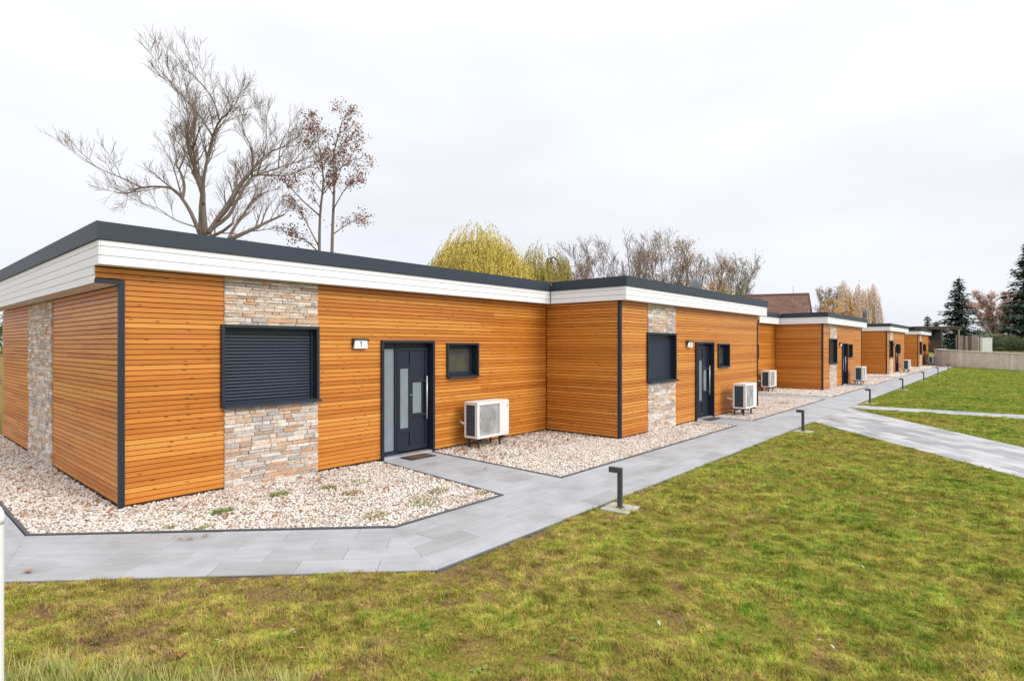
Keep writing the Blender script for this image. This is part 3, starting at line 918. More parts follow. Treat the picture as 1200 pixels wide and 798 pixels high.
def wall(bld, specs, ox, oy, rot, Lx, H, openings, strips, z1, ext=None, zlo=0.035):
    """a clad wall: dark backing with openings, board rows, ledge-stone strips"""
    mb = MB()
    xs = sorted(set([0.05, Lx - 0.05] + [o[0] for o in openings] + [o[1] for o in openings]))
    for a, b2 in zip(xs[:-1], xs[1:]):
        zs = minus((-0.05, H), [(o[2], o[3]) for o in openings if o[0] <= a + 1e-6 and o[1] >= b2 - 1e-6])
        for c0, c1 in zs:
            mb.box(a, b2, 0.023, 0.26, c0, c1)
    w = mb.build('wall', 'backing', bld, (ox, oy, 0), rot)
    ca, sa = math.cos(rot), math.sin(rot)
    def W(x, z):
        return (bld.location.x + ox + x * ca, bld.location.y + oy + x * sa, z)
    def size(x0, x1, za, zb):
        a = px_of(W(x0, za)); b2 = px_of(W(x1, zb))
        return abs(a[0] - b2[0]) * abs(a[1] - b2[1])
    zrow = zlo
    while zrow < z1 - 0.01:
        zt = min(zrow + BH, z1)
        full_holes = [(s[0], s[1]) for s in strips]
        cuts = [(o[0], o[1]) for o in openings if o[2] < zt and o[3] > zrow]
        a0 = 0.0; b0 = Lx
        if ext and zrow > ext[2]: a0, b0 = ext[0], ext[1]
        for a, b2 in minus((a0, b0), full_holes + cuts):
            if b2 - a > 3.0 and random.random() < 0.6:       # two lengths butted end to end
                c_ = a + (b2 - a) * random.uniform(0.25, 0.75)
                specs['board'].append((size(a, c_, zrow, zt), w, a, c_ - 0.0015, zrow, zt - zrow))
                specs['board'].append((size(c_, b2, zrow, zt), w, c_ + 0.0015, b2, zrow, zt - zrow))
                continue
            specs['board'].append((size(a, b2, zrow, zt), w, a, b2, zrow, zt - zrow))
        for o in openings:            # boards notched round an opening
            if any(s[0] <= o[0] + 0.1 and s[1] >= o[1] - 0.1 for s in strips): continue
            if o[2] > zrow + 0.012 and o[2] < zt:
                specs['board'].append((size(o[0], o[1], zrow, o[2]), w, o[0], o[1], zrow, o[2] - zrow))
            if o[3] < zt - 0.012 and o[3] > zrow:
                specs['board'].append((size(o[0], o[1], o[3], zt), w, o[0], o[1], o[3], zt - o[3]))
        zrow += PITCH
    for (s0, s1) in strips:
        zz = -0.02
        hl = [(o[2], o[3]) for o in openings if o[0] > s0 - 0.2 and o[1] < s1 + 0.2]
        for c0, c1 in minus((-0.03, z1), hl):
            mort = MB(); mort.box(s0, s1, 0.002, 0.022, c0, c1)
            mort.build('stone_bed', 'mortar', w)
        while zz < z1 - 0.012:
            h = min(random.choice((0.038, 0.05, 0.055, 0.065, 0.08)), z1 - zz)
            x = s0
            while x < s1 - 0.01:
                ln = random.uniform(0.09, 0.34)
                if s1 - (x + ln) < 0.07: ln = s1 - x
                hs = [(o[0], o[1]) for o in openings if o[2] < zz + h - 0.01 and o[3] > zz + 0.01]
                for a, b2 in minus((x, x + ln), hs):
                    specs['stone'].append((size(a, b2, zz, zz + h), w, a + 0.003, b2 - a - 0.006, zz + 0.002, h - 0.004))
                x += ln
            zz += h
    return w

def finish(specs, nboard, nstone):
    bs = sorted(specs['board'], key=lambda s: -s[0])
    rest = {}
    for i, (sz, w, a, b2, zz, h) in enumerate(bs):
        dy = RNG.uniform(-0.0015, 0.0015)
        if i < nboard:
            link('board', board_mesh(b2 - a, h), w, (a, 0.022 + dy, zz))
        else:
            mb = rest.setdefault(w.name, (w, MB()))[1]
            mb.cur = float(RNG.random())
            v, _, f = board_geo(b2 - a, h)
            mb.add([(x + a, y + 0.022 + dy, z + zz) for x, y, z in v], f)
    for w, mb in rest.values():
        tag(mb.build('boards', 'larch', w, rnd=True), kind='stuff')
    rest = {}
    for i, (sz, w, a, ln, zz, h) in enumerate(sorted(specs['stone'], key=lambda s: -s[0])):
        me = STONEMESH[i % 9]
        dep = random.uniform(0.018, 0.04)
        if i < nstone:
            o = link('stone', me, w, (a, 0.004, zz))
            o.scale = (ln, dep, h)
        else:
            mb = rest.setdefault(w.name, (w, MB()))[1]
            mb.cur = random.random()
            mb.add([(v.co.x * ln + a, v.co.y * dep + 0.004, v.co.z * h + zz) for v in me.vertices], [tuple(p.vertices) for p in me.polygons])
    for w, mb in rest.values():
        tag(mb.build('stones', 'stone', w, rnd=True), kind='stuff')

def big_window(bld, ux, uy, shutter=True):
    """frame box with a roller shutter set back inside it"""
    x0, x1, z0, z1 = 1.29, 2.91, 1.25, 2.51
    t = 0.05
    mb = MB()
    mb.box(x0, x0 + t, -0.055, 0.15, z0, z1); mb.box(x1 - t, x1, -0.055, 0.15, z0, z1)
    mb.box(x0 + t, x1 - t, -0.055, 0.15, z1 - t, z1); mb.box(x0 + t, x1 - t, -0.02, 0.15, z0, z0 + 0.035)
    w = mb.build('window', 'anthracite', bld, (ux, uy, 0), bevel=0.004)
    mb = MB()
    mb.add([(x0 + 0.03, -0.115, z0 - 0.022), (x1 + 0.015, -0.115, z0 - 0.022), (x1 + 0.015, 0.0, z0 - 0.004), (x0 + 0.03, 0.0, z0 - 0.004),
            (x0 + 0.03, -0.115, z0 + 0.006), (x1 + 0.015, -0.115, z0 + 0.006), (x1 + 0.015, -0.022, z0 + 0.03), (x0 + 0.03, -0.022, z0 + 0.03)],
           [(0, 3, 2, 1), (4, 5, 6, 7), (0, 1, 5, 4), (1, 2, 6, 5), (2, 3, 7, 6), (3, 0, 4, 7)])
    mb.build('sill', 'anthracite_band', w, bevel=0.003)
    a, b2 = x0 + t, x1 - t
    for s in (0, 1):
        mb = MB()
        if s: mb.box(b2 - 0.045, b2, 0.06, 0.15, z0 + 0.036, z1 - t)
        else: mb.box(a, a + 0.045, 0.06, 0.15, z0 + 0.036, z1 - t)
        mb.build('guide_rail', 'anthracite', w)
    if shutter:
        mb = MB(); mb.box(a + 0.046, b2 - 0.046, 0.085, 0.15, z1 - t - 0.085, z1 - t - 0.001); mb.build('shutter_box', 'anthracite', w)
        zz = z0 + 0.075
        mb = MB(); mb.box(a + 0.046, b2 - 0.046, 0.082, 0.10, z0 + 0.037, zz - 0.002); mb.build('end_slat', 'shutter', w)
        sec = [(0.112, 0.0), (0.098, 0.006), (0.092, 0.022), (0.098, 0.040), (0.112, 0.048)]
        pitch = 0.0515
        me = None
        while zz + pitch < z1 - t - 0.08:
            if me is None:
                mb = MB()
                v = [(a + 0.046, y, z) for y, z in sec] + [(b2 - 0.046, y, z) for y, z in sec]
                mb.add(v, [(i, i + 1, 6 + i, 5 + i) for i in range(4)] + [(4, 0, 5, 9), (4, 3, 2, 1, 0), (5, 6, 7, 8, 9)])
                o = mb.build('slat', 'shutter', w, (0, 0, zz)); me = o.data
            else:
                link('slat', me, w, (0, 0, zz))
            zz += pitch
        mb = MB(); mb.box(a, b2, 0.118, 0.13, z0 + 0.036, z1 - t); mb.build('window_back', 'lamp_black', w)
    else:
        mb = MB(); mb.box(a + 0.05, b2 - 0.05, 0.12, 0.13, z0 + 0.09, z1 - t - 0.05); mb.build('pane', 'glass_dark', w)
        mb = MB()
        mb.box(a + 0.046, b2 - 0.046, 0.10, 0.15, z0 + 0.036, z0 + 0.10); mb.box(a + 0.046, b2 - 0.046, 0.10, 0.15, z1 - t - 0.07, z1 - t)
        mb.build('sash', 'anthracite', w)
    return w

def small_window(bld, ux, uy):
    x0, x1, z0, z1 = 5.885, 6.84, 1.50, 2.24
    t = 0.045
    mb = MB()
    mb.box(x0, x0 + t, -0.05, 0.2, z0, z1); mb.box(x1 - t, x1, -0.05, 0.2, z0, z1)
    mb.box(x0 + t, x1 - t, -0.05, 0.2, z1 - t, z1); mb.box(x0 + t, x1 - t, -0.02, 0.2, z0, z0 + 0.03)
    w = mb.build('small_window', 'anthracite', bld, (ux, uy, 0), bevel=0.004)
    mb = MB()
    mb.box(x0 + 0.03, x1 + 0.01, -0.10, -0.022, z0 - 0.012, z0 + 0.014)
    mb.build('sill', 'anthracite_band', w, bevel=0.003)
    a, b2, c0, c1 = x0 + t, x1 - t, z0 + 0.03, z1 - t
    f = 0.085
    mb = MB()
    mb.box(a, a + f, 0.13, 0.18, c0, c1); mb.box(b2 - f, b2, 0.13, 0.18, c0, c1)
    mb.box(a + f, b2 - f, 0.13, 0.18, c0, c0 + f); mb.box(a + f, b2 - f, 0.13, 0.18, c1 - f, c1)
    mb.build('sash', 'door_blue', w, bevel=0.004)
    mb = MB(); mb.box(a + f, b2 - f, 0.150, 0.160, c0 + f, c1 - f); mb.build('pane', 'glass_dark', w)
    return w

def front_door(bld, ux, uy):
    x0, x1, z1 = 4.21, 5.53, 2.285
    t = 0.05
    yl = 0.12
    mb = MB()                                     # the leaf with its raised mouldings
    lx0, lx1 = 4.68, 5.44
    mb.box(lx0, lx1, yl, yl + 0.06, 0.075, 2.16)
    for a, b2, c0, c1 in ((lx0, lx0 + 0.045, 0.09, 2.14), (lx1 - 0.05, lx1, 0.09, 2.14), (lx0 + 0.047, lx1 - 0.052, 0.09, 0.17), (lx0 + 0.047, lx1 - 0.052, 2.08, 2.14),
                          (4.99, 5.04, 0.172, 2.078), (lx0 + 0.047, 4.988, 1.73, 1.80), (lx0 + 0.047, 4.988, 0.46, 0.53), (5.042, lx1 - 0.052, 1.44, 1.51), (5.042, lx1 - 0.052, 0.74, 0.81),
                          (lx0 + 0.047, lx0 + 0.075, 0.532, 1.728), (4.962, 4.988, 0.532, 1.728), (5.042, 5.068, 0.812, 1.438), (5.30, 5.325, 0.812, 1.438)):
        mb.box(a, b2, yl - 0.022, yl - 0.001, c0, c1)
    d = mb.build('door', 'door_blue', bld, (ux, uy, 0), bevel=0.003)
    mb = MB()
    mb.box(x0, x0 + t, -0.055, 0.2, 0.0, z1); mb.box(x1 - t, x1, -0.055, 0.2, 0.0, z1); mb.box(x0 + t, x1 - t, -0.055, 0.2, z1 - t, z1)
    mb.box(x0 + t, x0 + t + 0.13, yl, 0.2, 0.02, z1 - t); mb.box(lx1 + 0.002, x1 - t, yl, 0.2, 0.02, z1 - t)
    mb.box(4.625, lx0 - 0.002, yl - 0.01, 0.2, 0.02, z1 - t); mb.box(4.392, 4.624, yl, 0.2, 2.12, z1 - t); mb.box(4.392, 4.624, yl, 0.2, 0.02, 0.115)
    mb.box(lx0, lx1, yl, 0.2, 2.165, z1 - t)
    mb.build('door_frame', 'door_blue', d, bevel=0.003)
    for a, b2, c0, c1, yy in ((4.392, 4.624, 0.117, 2.118, yl + 0.02), (lx0 + 0.077, 4.96, 0.534, 1.726, yl - 0.008), (5.07, 5.298, 0.814, 1.436, yl - 0.008)):
        mb = MB(); mb.box(a, b2, yy, yy + 0.006, c0, c1); mb.build('glass_panel', 'glass_frosted', d)
    mb = MB()
    mb.tube([(5.395, yl - 0.075, 0.68), (5.395, yl - 0.075, 1.56)], 0.016, 10)
    for zz in (0.78, 1.46): mb.tube([(5.395, yl - 0.07, zz), (5.395, yl, zz)], 0.009, 8)
    mb.build('handle', 'steel', d, smooth=True)
    mb = MB(); mb.disc((5.015, yl - 0.028, 1.19), (0, 1, 0), 0.014, 12, 0.012); mb.build('spyhole', 'steel', d)
    mb = MB(); mb.box(x0 + t, x1 - t, -0.03, yl + 0.02, 0.002, 0.035); mb.build('threshold', 'steel', d, bevel=0.003)
    mb = MB(); mb.box(x0 + 0.01, x1 - 0.01, 0.2, 0.22, 0.0, z1); mb.build('door_lining', 'lamp_black', d)
    return d

def house(idx, label, nboard, nstone, shutter2, left_end):
    ox = idx * PER
    bld = empty('house', (ox, 0, 0))
    tag(bld, label, 'house', 'timber clad flat roofed houses in a row')
    specs = {'board': [], 'stone': []}
    H = 3.24
    op = [(1.325, 2.875, 1.27, 2.475), (4.245, 5.495, -0.05, 2.25), (5.91, 6.815, 1.515, 2.215)]
    strip = [(1.34, 2.90)]
    xl = 0.0 if left_end else 0.45
    wall(bld, specs, 0, 0, 0, 9.34, H, op if left_end else op, strip, 3.225, ext=(-0.28, 9.34, 3.07) if left_end else (0.45, 9.34, -1))
    wall(bld, specs, 9.36, -2.16, 0, 9.61, H, op, strip, 3.225, ext=(0, 9.89, 3.07))
    wall(bld, specs, 9.36, -0.005, R(-90), 2.13, H, [], [], 3.225)                        # return between the two units
    if left_end:
        wall(bld, specs, 0.0, 9.33, R(-90), 9.30, 3.02, [], [(3.28, 5.33)], 3.0)            # gable end
    else:
        wall(bld, specs, xl, 9.33, R(-90), 9.05, 3.02, [], [(3.28, 5.33)], 3.0)
    wall(bld, specs, 18.97, -2.14, R(90), 11.45, 3.02, [], [], 3.0)
    wall(bld, specs, 18.95, 9.33, R(180), 18.9 - xl, 3.02, [], [], 3.0)
    finish(specs, nboard, nstone)
    # dark corner profiles
    mb = MB()
    if left_end:
        mb.box(-0.028, 0.045, -0.03, 0.03, -0.02, 3.005); mb.box(-0.29, 0.045, -0.03, 0.0, 3.006, 3.066)
        mb.build('corner_trim', 'anthracite', bld, bevel=0.003)
        mb = MB()
    mb.box(9.335, 9.41, -2.19, -2.11, -0.02, 3.225)
    mb.build('corner_trim', 'anthracite', bld, bevel=0.003)
    mb = MB(); mb.box(18.93, 18.998, -2.185, -2.12, -0.02, 3.005); mb.build('corner_trim', 'anthracite', bld, bevel=0.003)
    # roof: white fascia boards, dark metal band on top, soffits, membrane
    fl = -0.30 if left_end else 0.22
    out = [(fl, 9.6), (fl, -0.25), (9.21, -0.25), (9.21, -2.41), (19.25, -2.41), (19.25, 9.6)]
    zb = [3.55, 3.468, 3.35, 3.232]
    roof = MB(); roof.prism([(fl + .04, 9.56), (fl + .04, -0.21), (9.25, -0.21), (9.25, -2.37), (19.21, -2.37), (19.21, 9.56)], 3.56, 3.70)
    rf = roof.build('roof', 'roof_membrane', bld)
    def run(a, b2, z0, z1, th, name, mat, gap=0.0, bev=0.0):
        a = Vector((a[0], a[1], 0)); b2 = Vector((b2[0], b2[1], 0))
        d = (b2 - a).normalized(); n = Vector((-d.y, d.x, 0))    # n points inwards for counter-clockwise outlines
        p = [a + d * gap, b2 - d * gap, b2 - d * gap + n * th, a + d * gap + n * th]
        mb = MB(); mb.prism([(q2.x, q2.y) for q2 in p], z0, z1)
        return mb.build(name, mat, rf, bevel=bev)
    edges = [(out[i], out[(i + 1) % 6]) for i in range(6)]
    for k, (a, b2) in enumerate(edges):
        for i in range(3):
            g0 = 0.004 if k != 1 else 0.0
            run(a, b2, zb[i + 1], zb[i] - 0.007, 0.02 if k != 1 else 0.02, 'fascia_board', 'white_board', 0.0215 if k in (1, 3) else 0.004, 0.002)
    # the end fascias reach further down behind the front plane
    for (a, b2) in (((fl, 9.6), (fl, 0.0)), ((19.25, -2.16), (19.25, 9.6))):
        for z0, z1 in ((3.114, 3.225), (3.008, 3.107)):
            run(a, b2, z0, z1, 0.02, 'fascia_board', 'white_board', 0.001, 0.002)
        d = run(a, b2, 3.02, 3.222, 0.021, 'fascia_core', 'backing', 0.004)
        d.location = (0.0205 if a[0] < 5 else -0.0205, 0, 0)
    mb = MB()
    e = 0.021
    pc = [(fl + e, 9.6 - e), (fl + e, -0.25 + e), (9.21 + e, -0.25 + e), (9.21 + e, -2.41 + e), (19.25 - e, -2.41 + e), (19.25 - e, 9.6 - e)]
    mb.prism(pc, 3.238, 3.555)
    mb.build('fascia_core', 'backing', rf)
    # soffits
    mb = MB()
    mb.box(fl + 0.043, xl - 0.005, 0.03, 9.55, 3.01, 3.016); mb.box(18.98, 19.205, -2.13, 9.55, 3.01, 3.016)
    mb.box(fl + 0.022, 9.228, -0.227, -0.002, 3.2335, 3.2375); mb.box(9.232, 19.22, -2.387, -2.162, 3.2335, 3.2375); mb.box(9.232, 9.355, -2.16, -0.004, 3.2335, 3.2375)
    mb.build('soffit', 'soffit', rf)
    # metal band, one length of sheet after the other
    dk = 0.03
    ob = [(fl - dk, 9.6 + dk), (fl - dk, -0.25 - dk), (9.21 - dk, -0.25 - dk), (9.21 - dk, -2.41 - dk), (19.25 + dk, -2.41 - dk), (19.25 + dk, 9.6 + dk)]
    for k in range(6):
        a, b2 = Vector(ob[k] + (0,)), Vector(ob[(k + 1) % 6] + (0,))
        Ln = (b2 - a).length; n = max(1, round(Ln / 2.4)); d = (b2 - a) / Ln
        for i in range(n):
            s0 = 0.0 if i == 0 else 0.001; s1 = 0.0 if i == n - 1 else 0.001
            p0 = a + d * (Ln * i / n + s0); p1 = a + d * (Ln * (i + 1) / n - s1)
            nn = Vector((-d.y, d.x, 0)) * 0.045
            e0 = d * 0.0455 if i == 0 and k != 3 else Vector(); e1 = d * 0.0455 if i == n - 1 and k == 2 else Vector()
            p0 = p0 + (e0 if k in (0, 2, 4) and False else Vector())
            mb = MB(); mb.prism([(v.x, v.y) for v in (p0 + (d * 0.0455 if i == 0 else Vector()), p1 + (d * 0.0 if i < n - 1 else Vector()), p1 + nn, p0 + nn + (d * 0.0455 if i == 0 else Vector()))], 3.548, 3.775 + 0.0006 * (i % 2))
            mb.build('metal_edge', 'anthracite_band', rf)
    for u, (ux, uy) in enumerate(((0, 0), (9.36, -2.16))):
        if idx and u == 0: continue               # hidden behind the neighbour
        big_window(bld, ux, uy, shutter=(idx == 0))
        front_door(bld, ux, uy)
        small_window(bld, ux, uy)
    return bld

LAB = ['nearest orange timber house with two stone strips and closed roller shutters',
       'second timber house along the path, with open dark window',
       'third timber house along the path, half hidden by the second',
       'farthest and smallest timber house, beside the concrete retaining wall']
HOUSES = [house(i, LAB[i], (300, 0, 0, 0)[i], (300, 0, 0, 0)[i], i == 0, i == 0) for i in range(4)]

# ------------------------------------------------------------------ house number lamps
def digit(mb, ch, x, z, h, y):
    t = h * 0.16; w = h * 0.5
    segs = {'1': [(0, h / 2 + 0, t, h)], }
    if ch == '1':
        mb.box(x - t / 2, x + t / 2, y - 0.002, y, z - h / 2, z + h / 2); mb.box(x - t * 1.4, x - t / 2 - .0002, y - 0.002, y, z + h * 0.22, z + h * 0.40)
    else:
        mb.box(x - w / 2, x + w / 2, y - 0.002, y, z + h / 2 - t, z + h / 2); mb.box(x - w / 2, x + w / 2, y - 0.002, y, z - t / 2, z + t / 2); mb.box(x - w / 2, x + w / 2, y - 0.002, y, z - h / 2, z - h / 2 + t)
        mb.box(x + w / 2 - t, x + w / 2, y - 0.002, y, z + t / 2, z + h / 2 - t); mb.box(x - w / 2, x - w / 2 + t, y - 0.002, y, z - h / 2 + t, z - t / 2)
def number_lamp(x, y, label, ch):
    e = empty('house_number_lamp', (x, y, 2.12))
    tag(e, label, 'lamp', 'house number lamps beside the doors')
    mb = MB()
    mb.box(0, 0.30, -0.012, 0.0, 0, 0.20)
    mb.add([(0, -0.105, 0.17), (0.30, -0.105, 0.17), (0.30, -0.012, 0.17), (0, -0.012, 0.17), (0, -0.105, 0.185), (0.30, -0.105, 0.185), (0.30, -0.012, 0.20), (0, -0.012, 0.20)],
           [(0, 3, 2, 1), (4, 5, 6, 7), (0, 1, 5, 4), (1, 2, 6, 5), (2, 3, 7, 6), (3, 0, 4, 7)])
    for xx in (0.0, 0.292):
        mb.add([(xx, -0.012, 0.0), (xx + 0.008, -0.012, 0.0), (xx + 0.008, -0.105, 0.17), (xx, -0.105, 0.17), (xx, -0.012, 0.17), (xx + 0.008, -0.012, 0.17)], [(0, 1, 2, 3), (0, 3, 4), (1, 5, 2), (3, 2, 5, 4), (0, 4, 5, 1)])
    mb.build('lamp_housing', 'pole_grey', e)
    mb = MB(); mb.box(0.012, 0.288, -0.075, -0.02, 0.012, 0.165); p = mb.build('lamp_panel', 'lamp_panel', e)
    if ch:
        mb = MB(); digit(mb, ch, 0.15, 0.09, 0.10, -0.0765); mb.build('house_number', 'print_black', p)
number_lamp(3.58, 0.0, 'wall lamp showing house number 1, left of the nearest door', '1')
number_lamp(9.36 + 3.58, -2.16, 'wall lamp showing house number 2, left of the second door', '2')
number_lamp(9.36 + 3.58 + PER, -2.16, 'small wall lamp left of the door on the second house', None)
number_lamp(9.36 + 3.58 + 2 * PER, -2.16, 'tiny wall lamp left of the door on the third house', None)

# ------------------------------------------------------------------ heat pumps
def heat_pump():
    e = empty('heat_pump')
    W_, Dp, z0, z1 = 1.0, 0.40, 0.22, 0.99
    mb = MB()
    mb.box(0, W_, 0.0, Dp, z1 - 0.07, z1); mb.box(0, W_, 0.0, Dp, z0, z0 + 0.05)
    mb.box(0.70, W_, 0.0, Dp, z0 + 0.05, z1 - 0.07)
    mb.box(0, 0.07, 0.0, 0.085, z0 + 0.05, z1 - 0.07); mb.box(0, 0.035, Dp - 0.05, Dp, z0 + 0.05, z1 - 0.07)
    mb.build('housing', 'ac_white', e, bevel=0.012)
    mb = MB(); mb.box(0.07, 0.70, 0.055, 0.075, z0 + 0.05, z1 - 0.07); mb.build('grille_back', 'ac_grille', e)
    mb = MB(); mb.disc((0.385, 0.052, (z0 + z1) / 2 - 0.01), (0, 1, 0), 0.285, 32, 0.006); fan = mb.build('fan', 'ac_dark', e)
    mb = MB()
    for k in range(3):
        a = k * 2.094
        for s in range(5):
            w0 = a + s * 0.18; w1 = w0 + 0.19
            mb.add([(0.385 + r0 * math.cos(w), 0.046 - 0.004 * s, (z0 + z1) / 2 - 0.01 + r0 * math.sin(w)) for w, r0 in ((w0, 0.06), (w1, 0.06), (w1, 0.265), (w0, 0.265))], [(0, 1, 2, 3)])
    mb.build('fan_blade', 'pole_grey', fan)
    mb = MB()
    cz = (z0 + z1) / 2 - 0.01
    for k in range(9):
        rr = 0.05 + k * 0.029
        mb.tube([(0.385 + rr * math.cos(t * math.pi / 12), 0.018, cz + rr * math.sin(t * math.pi / 12)) for t in range(25)], 0.005, 4, cap=False)
    for k in range(27):
        x = 0.08 + k * 0.0235
        mb.tube([(x, 0.024, z0 + 0.05), (x, 0.024, z1 - 0.07)], 0.0042, 4)
    mb.build('grille', 'ac_grille', e)
    mb = MB(); mb.box(0.012, 0.03, 0.087, Dp - 0.052, z0 + 0.052, z1 - 0.072); coil = mb.build('coil', 'ac_coil', e)
    mb = MB()
    for k in range(1, 7):
        z = z0 + 0.05 + k * 0.092; mb.tube([(0.006, 0.087, z), (0.006, Dp - 0.052, z)], 0.003, 4)
    for k in range(1, 4):
        y = 0.087 + k * 0.065; mb.tube([(0.004, y, z0 + 0.052), (0.004, y, z1 - 0.072)], 0.003, 4)
    mb.build('coil_guard', 'ac_wire', coil)
    mb = MB(); mb.box(0.90, 0.97, -0.003, -0.001, z1 - 0.135, z1 - 0.122); mb.build('badge', 'logo_blue', e)
    for x in (0.13, 0.80):
        mb = MB()
        mb.box(x, x + 0.045, -0.03, Dp + 0.12, z0 - 0.045, z0 - 0.003); mb.box(x + 0.004, x + 0.041, 0.10, 0.14, -0.04, z0 - 0.046); mb.box(x + 0.004, x + 0.041, Dp - 0.02, Dp + 0.02, -0.04, z0 - 0.046)
        mb.build('stand', 'pole_grey', e)
    mb = MB(); mb.tube([(0.10, Dp - 0.02, 0.50), (0.10, Dp + 0.12, 0.50), (0.10, Dp + 0.21, 0.53)], 0.03, 8); mb.build('pipe', 'ac_white', e, smooth=True)
    return e
hp0 = heat_pump()
first = True
for k, (x, y, lab) in enumerate(((6.2, -0.62, 'white heat pump with round fan grille under the nearest small window'),
                               (15.62, -2.90, 'white heat pump with dark side coil beside the second door'),
                               (25.55, -0.62, 'white heat pump in the recess of the second house'),
                               (33.9, -2.95, 'heat pump standing by the door of the second house'),
                               (53.0, -2.95, 'small heat pump by the door of the third house'),
                               (72.6, -2.9, 'tiny heat pump in front of the concrete retaining wall'))):
    o = hp0 if first else copy_tree(hp0)
    first = False
    o.location = (x, y, 0)
    tag(o, lab, 'heat pump', 'heat pumps along the house fronts')

# ------------------------------------------------------------------ doormats
def doormat(x, y, lab, w=0.62, d=0.36, rot=0.0):
    e = empty('doormat', (x, y, 0.002), rot)
    tag(e, lab, 'doormat')
    mb = MB(); mb.box(-w / 2, w / 2, -d / 2, d / 2, 0.0, 0.012); mb.build('rubber_edge', 'mat_rubber', e, bevel=0.003)
    mb = MB(); mb.box(-w / 2 + .03, w / 2 - .03, -d / 2 + .03, d / 2 - .03, 0.0125, 0.02); mb.build('coir', 'mat_coir', e)
doormat(4.92, -0.26, 'brown coir doormat with black rim before the nearest door')
doormat(9.36 + 4.95, -2.36, 'grey ribbed doormat before the second door', 0.7, 0.3)

# ------------------------------------------------------------------ path lights
def path_light():
    e = empty('path_light')
    mb = MB(); mb.box(-0.2, 0.2, -0.2, 0.2, -0.06, 0.012); mb.build('concrete_pad', 'concrete', e, bevel=0.006)
    mb = MB(); mb.box(-0.045, 0.045, -0.045, 0.045, 0.0125, 0.022); mb.box(-0.03, 0.03, -0.028, 0.028, 0.0225, 0.475); mb.build('post', 'pole_grey', e, bevel=0.003)
    mb = MB(); mb.box(-0.03, 0.03, -0.028, 0.155, 0.4755, 0.545); mb.build('lamp_head', 'pole_grey', e, bevel=0.004)
    mb = MB(); mb.box(-0.022, 0.022, 0.05, 0.145, 0.4715, 0.4752); mb.build('lens', 'lamp_panel', e)
    return e
pl0 = path_light()
PLX = [4.44, 13.5, 22.75, 31.5, 40.7, 49.9, 59.2]
PLL = ['dark path light nearest the viewer, on a square concrete pad', 'second dark path light along the lawn, left of the side path', 'third path light, just past the side path junction',
       'fourth path light along the lawn edge', 'fifth path light along the lawn edge', 'sixth path light along the lawn edge', 'seventh and farthest path light near the concrete wall']
for i, x in enumerate(PLX):
    o = pl0 if i == 0 else copy_tree(pl0)
    o.location = (x, -5.04, -0.004)
    o.rotation_euler = (0, 0, R((6, -3, 2, 4, -2, 3, 0)[i]))
    tag(o, PLL[i], 'path light', 'low path lights along the lawn edge')

# ------------------------------------------------------------------ satellite dishes
def dish(x, y, z, lab, rot):
    e = empty('satellite_dish', (x, y, 3.70), rot)
    tag(e, lab, 'satellite dish')
    h = z - 3.70
    mb = MB(); mb.tube([(0, 0, 0), (0, 0, h + 0.05)], 0.022, 8); mb.box(-0.2, 0.2, -0.2, 0.2, 0.0, 0.03); mb.build('mast', 'pole_grey', e)
    mb = MB()
    nr, ns = 6, 24
    vs = [(0, -0.06, h)]
    for i in range(1, nr + 1):
        r0 = 0.36 * i / nr
        for k in range(ns):
            a = 2 * math.pi * k / ns
            vs.append((r0 * math.cos(a) * 0.92, -0.06 - 0.08 * (i / nr) ** 2, h + r0 * math.sin(a)))
    fs = [(0, 1 + k, 1 + (k + 1) % ns) for k in range(ns)]
    for i in range(nr - 1):
        for k in range(ns):
            k2 = (k + 1) % ns
            fs.append((1 + i * ns + k, 1 + (i + 1) * ns + k, 1 + (i + 1) * ns + k2, 1 + i * ns + k2))
    mb.add(vs, fs)
    o = mb.build('reflector', 'dish_grey', e, smooth=True)
    md = o.modifiers.new('thick', 'SOLIDIFY'); md.thickness = 0.012
    mb = MB(); mb.tube([(0, -0.1, h - 0.34), (0, -0.45, h - 0.12)], 0.012, 6); mb.tube([(0, -0.47, h - 0.12), (0, -0.40, h - 0.08)], 0.03, 8); mb.build('feed_arm', 'pole_grey', e)
dish(16.9, -0.6, 4.16, 'grey satellite dish on the roof of the nearest house', R(60))
dish(48.6, -0.5, 4.62, 'thin grey satellite dish on a mast on the third house roof', R(35))

# ------------------------------------------------------------------ white post at the left edge
e = empty('white_post', (-1.925, -5.415, -0.04))
tag(e, 'smooth white post with rounded cap at the left edge', 'post')
mb = MB(); mb.tube([(0, 0, 0), (0, 0, 1.40)], 0.05, 24); mb.build('shaft', 'post_white', e, smooth=False)
prof = [(0.052, 1.40), (0.053, 1.425), (0.050, 1.45), (0.040, 1.475), (0.024, 1.49), (0.004, 1.496)]
mb = MB(); mb.tube([(0, 0, z) for r0, z in prof], [r0 for r0, z in prof], 24); mb.build('cap', 'post_white', e, smooth=True)

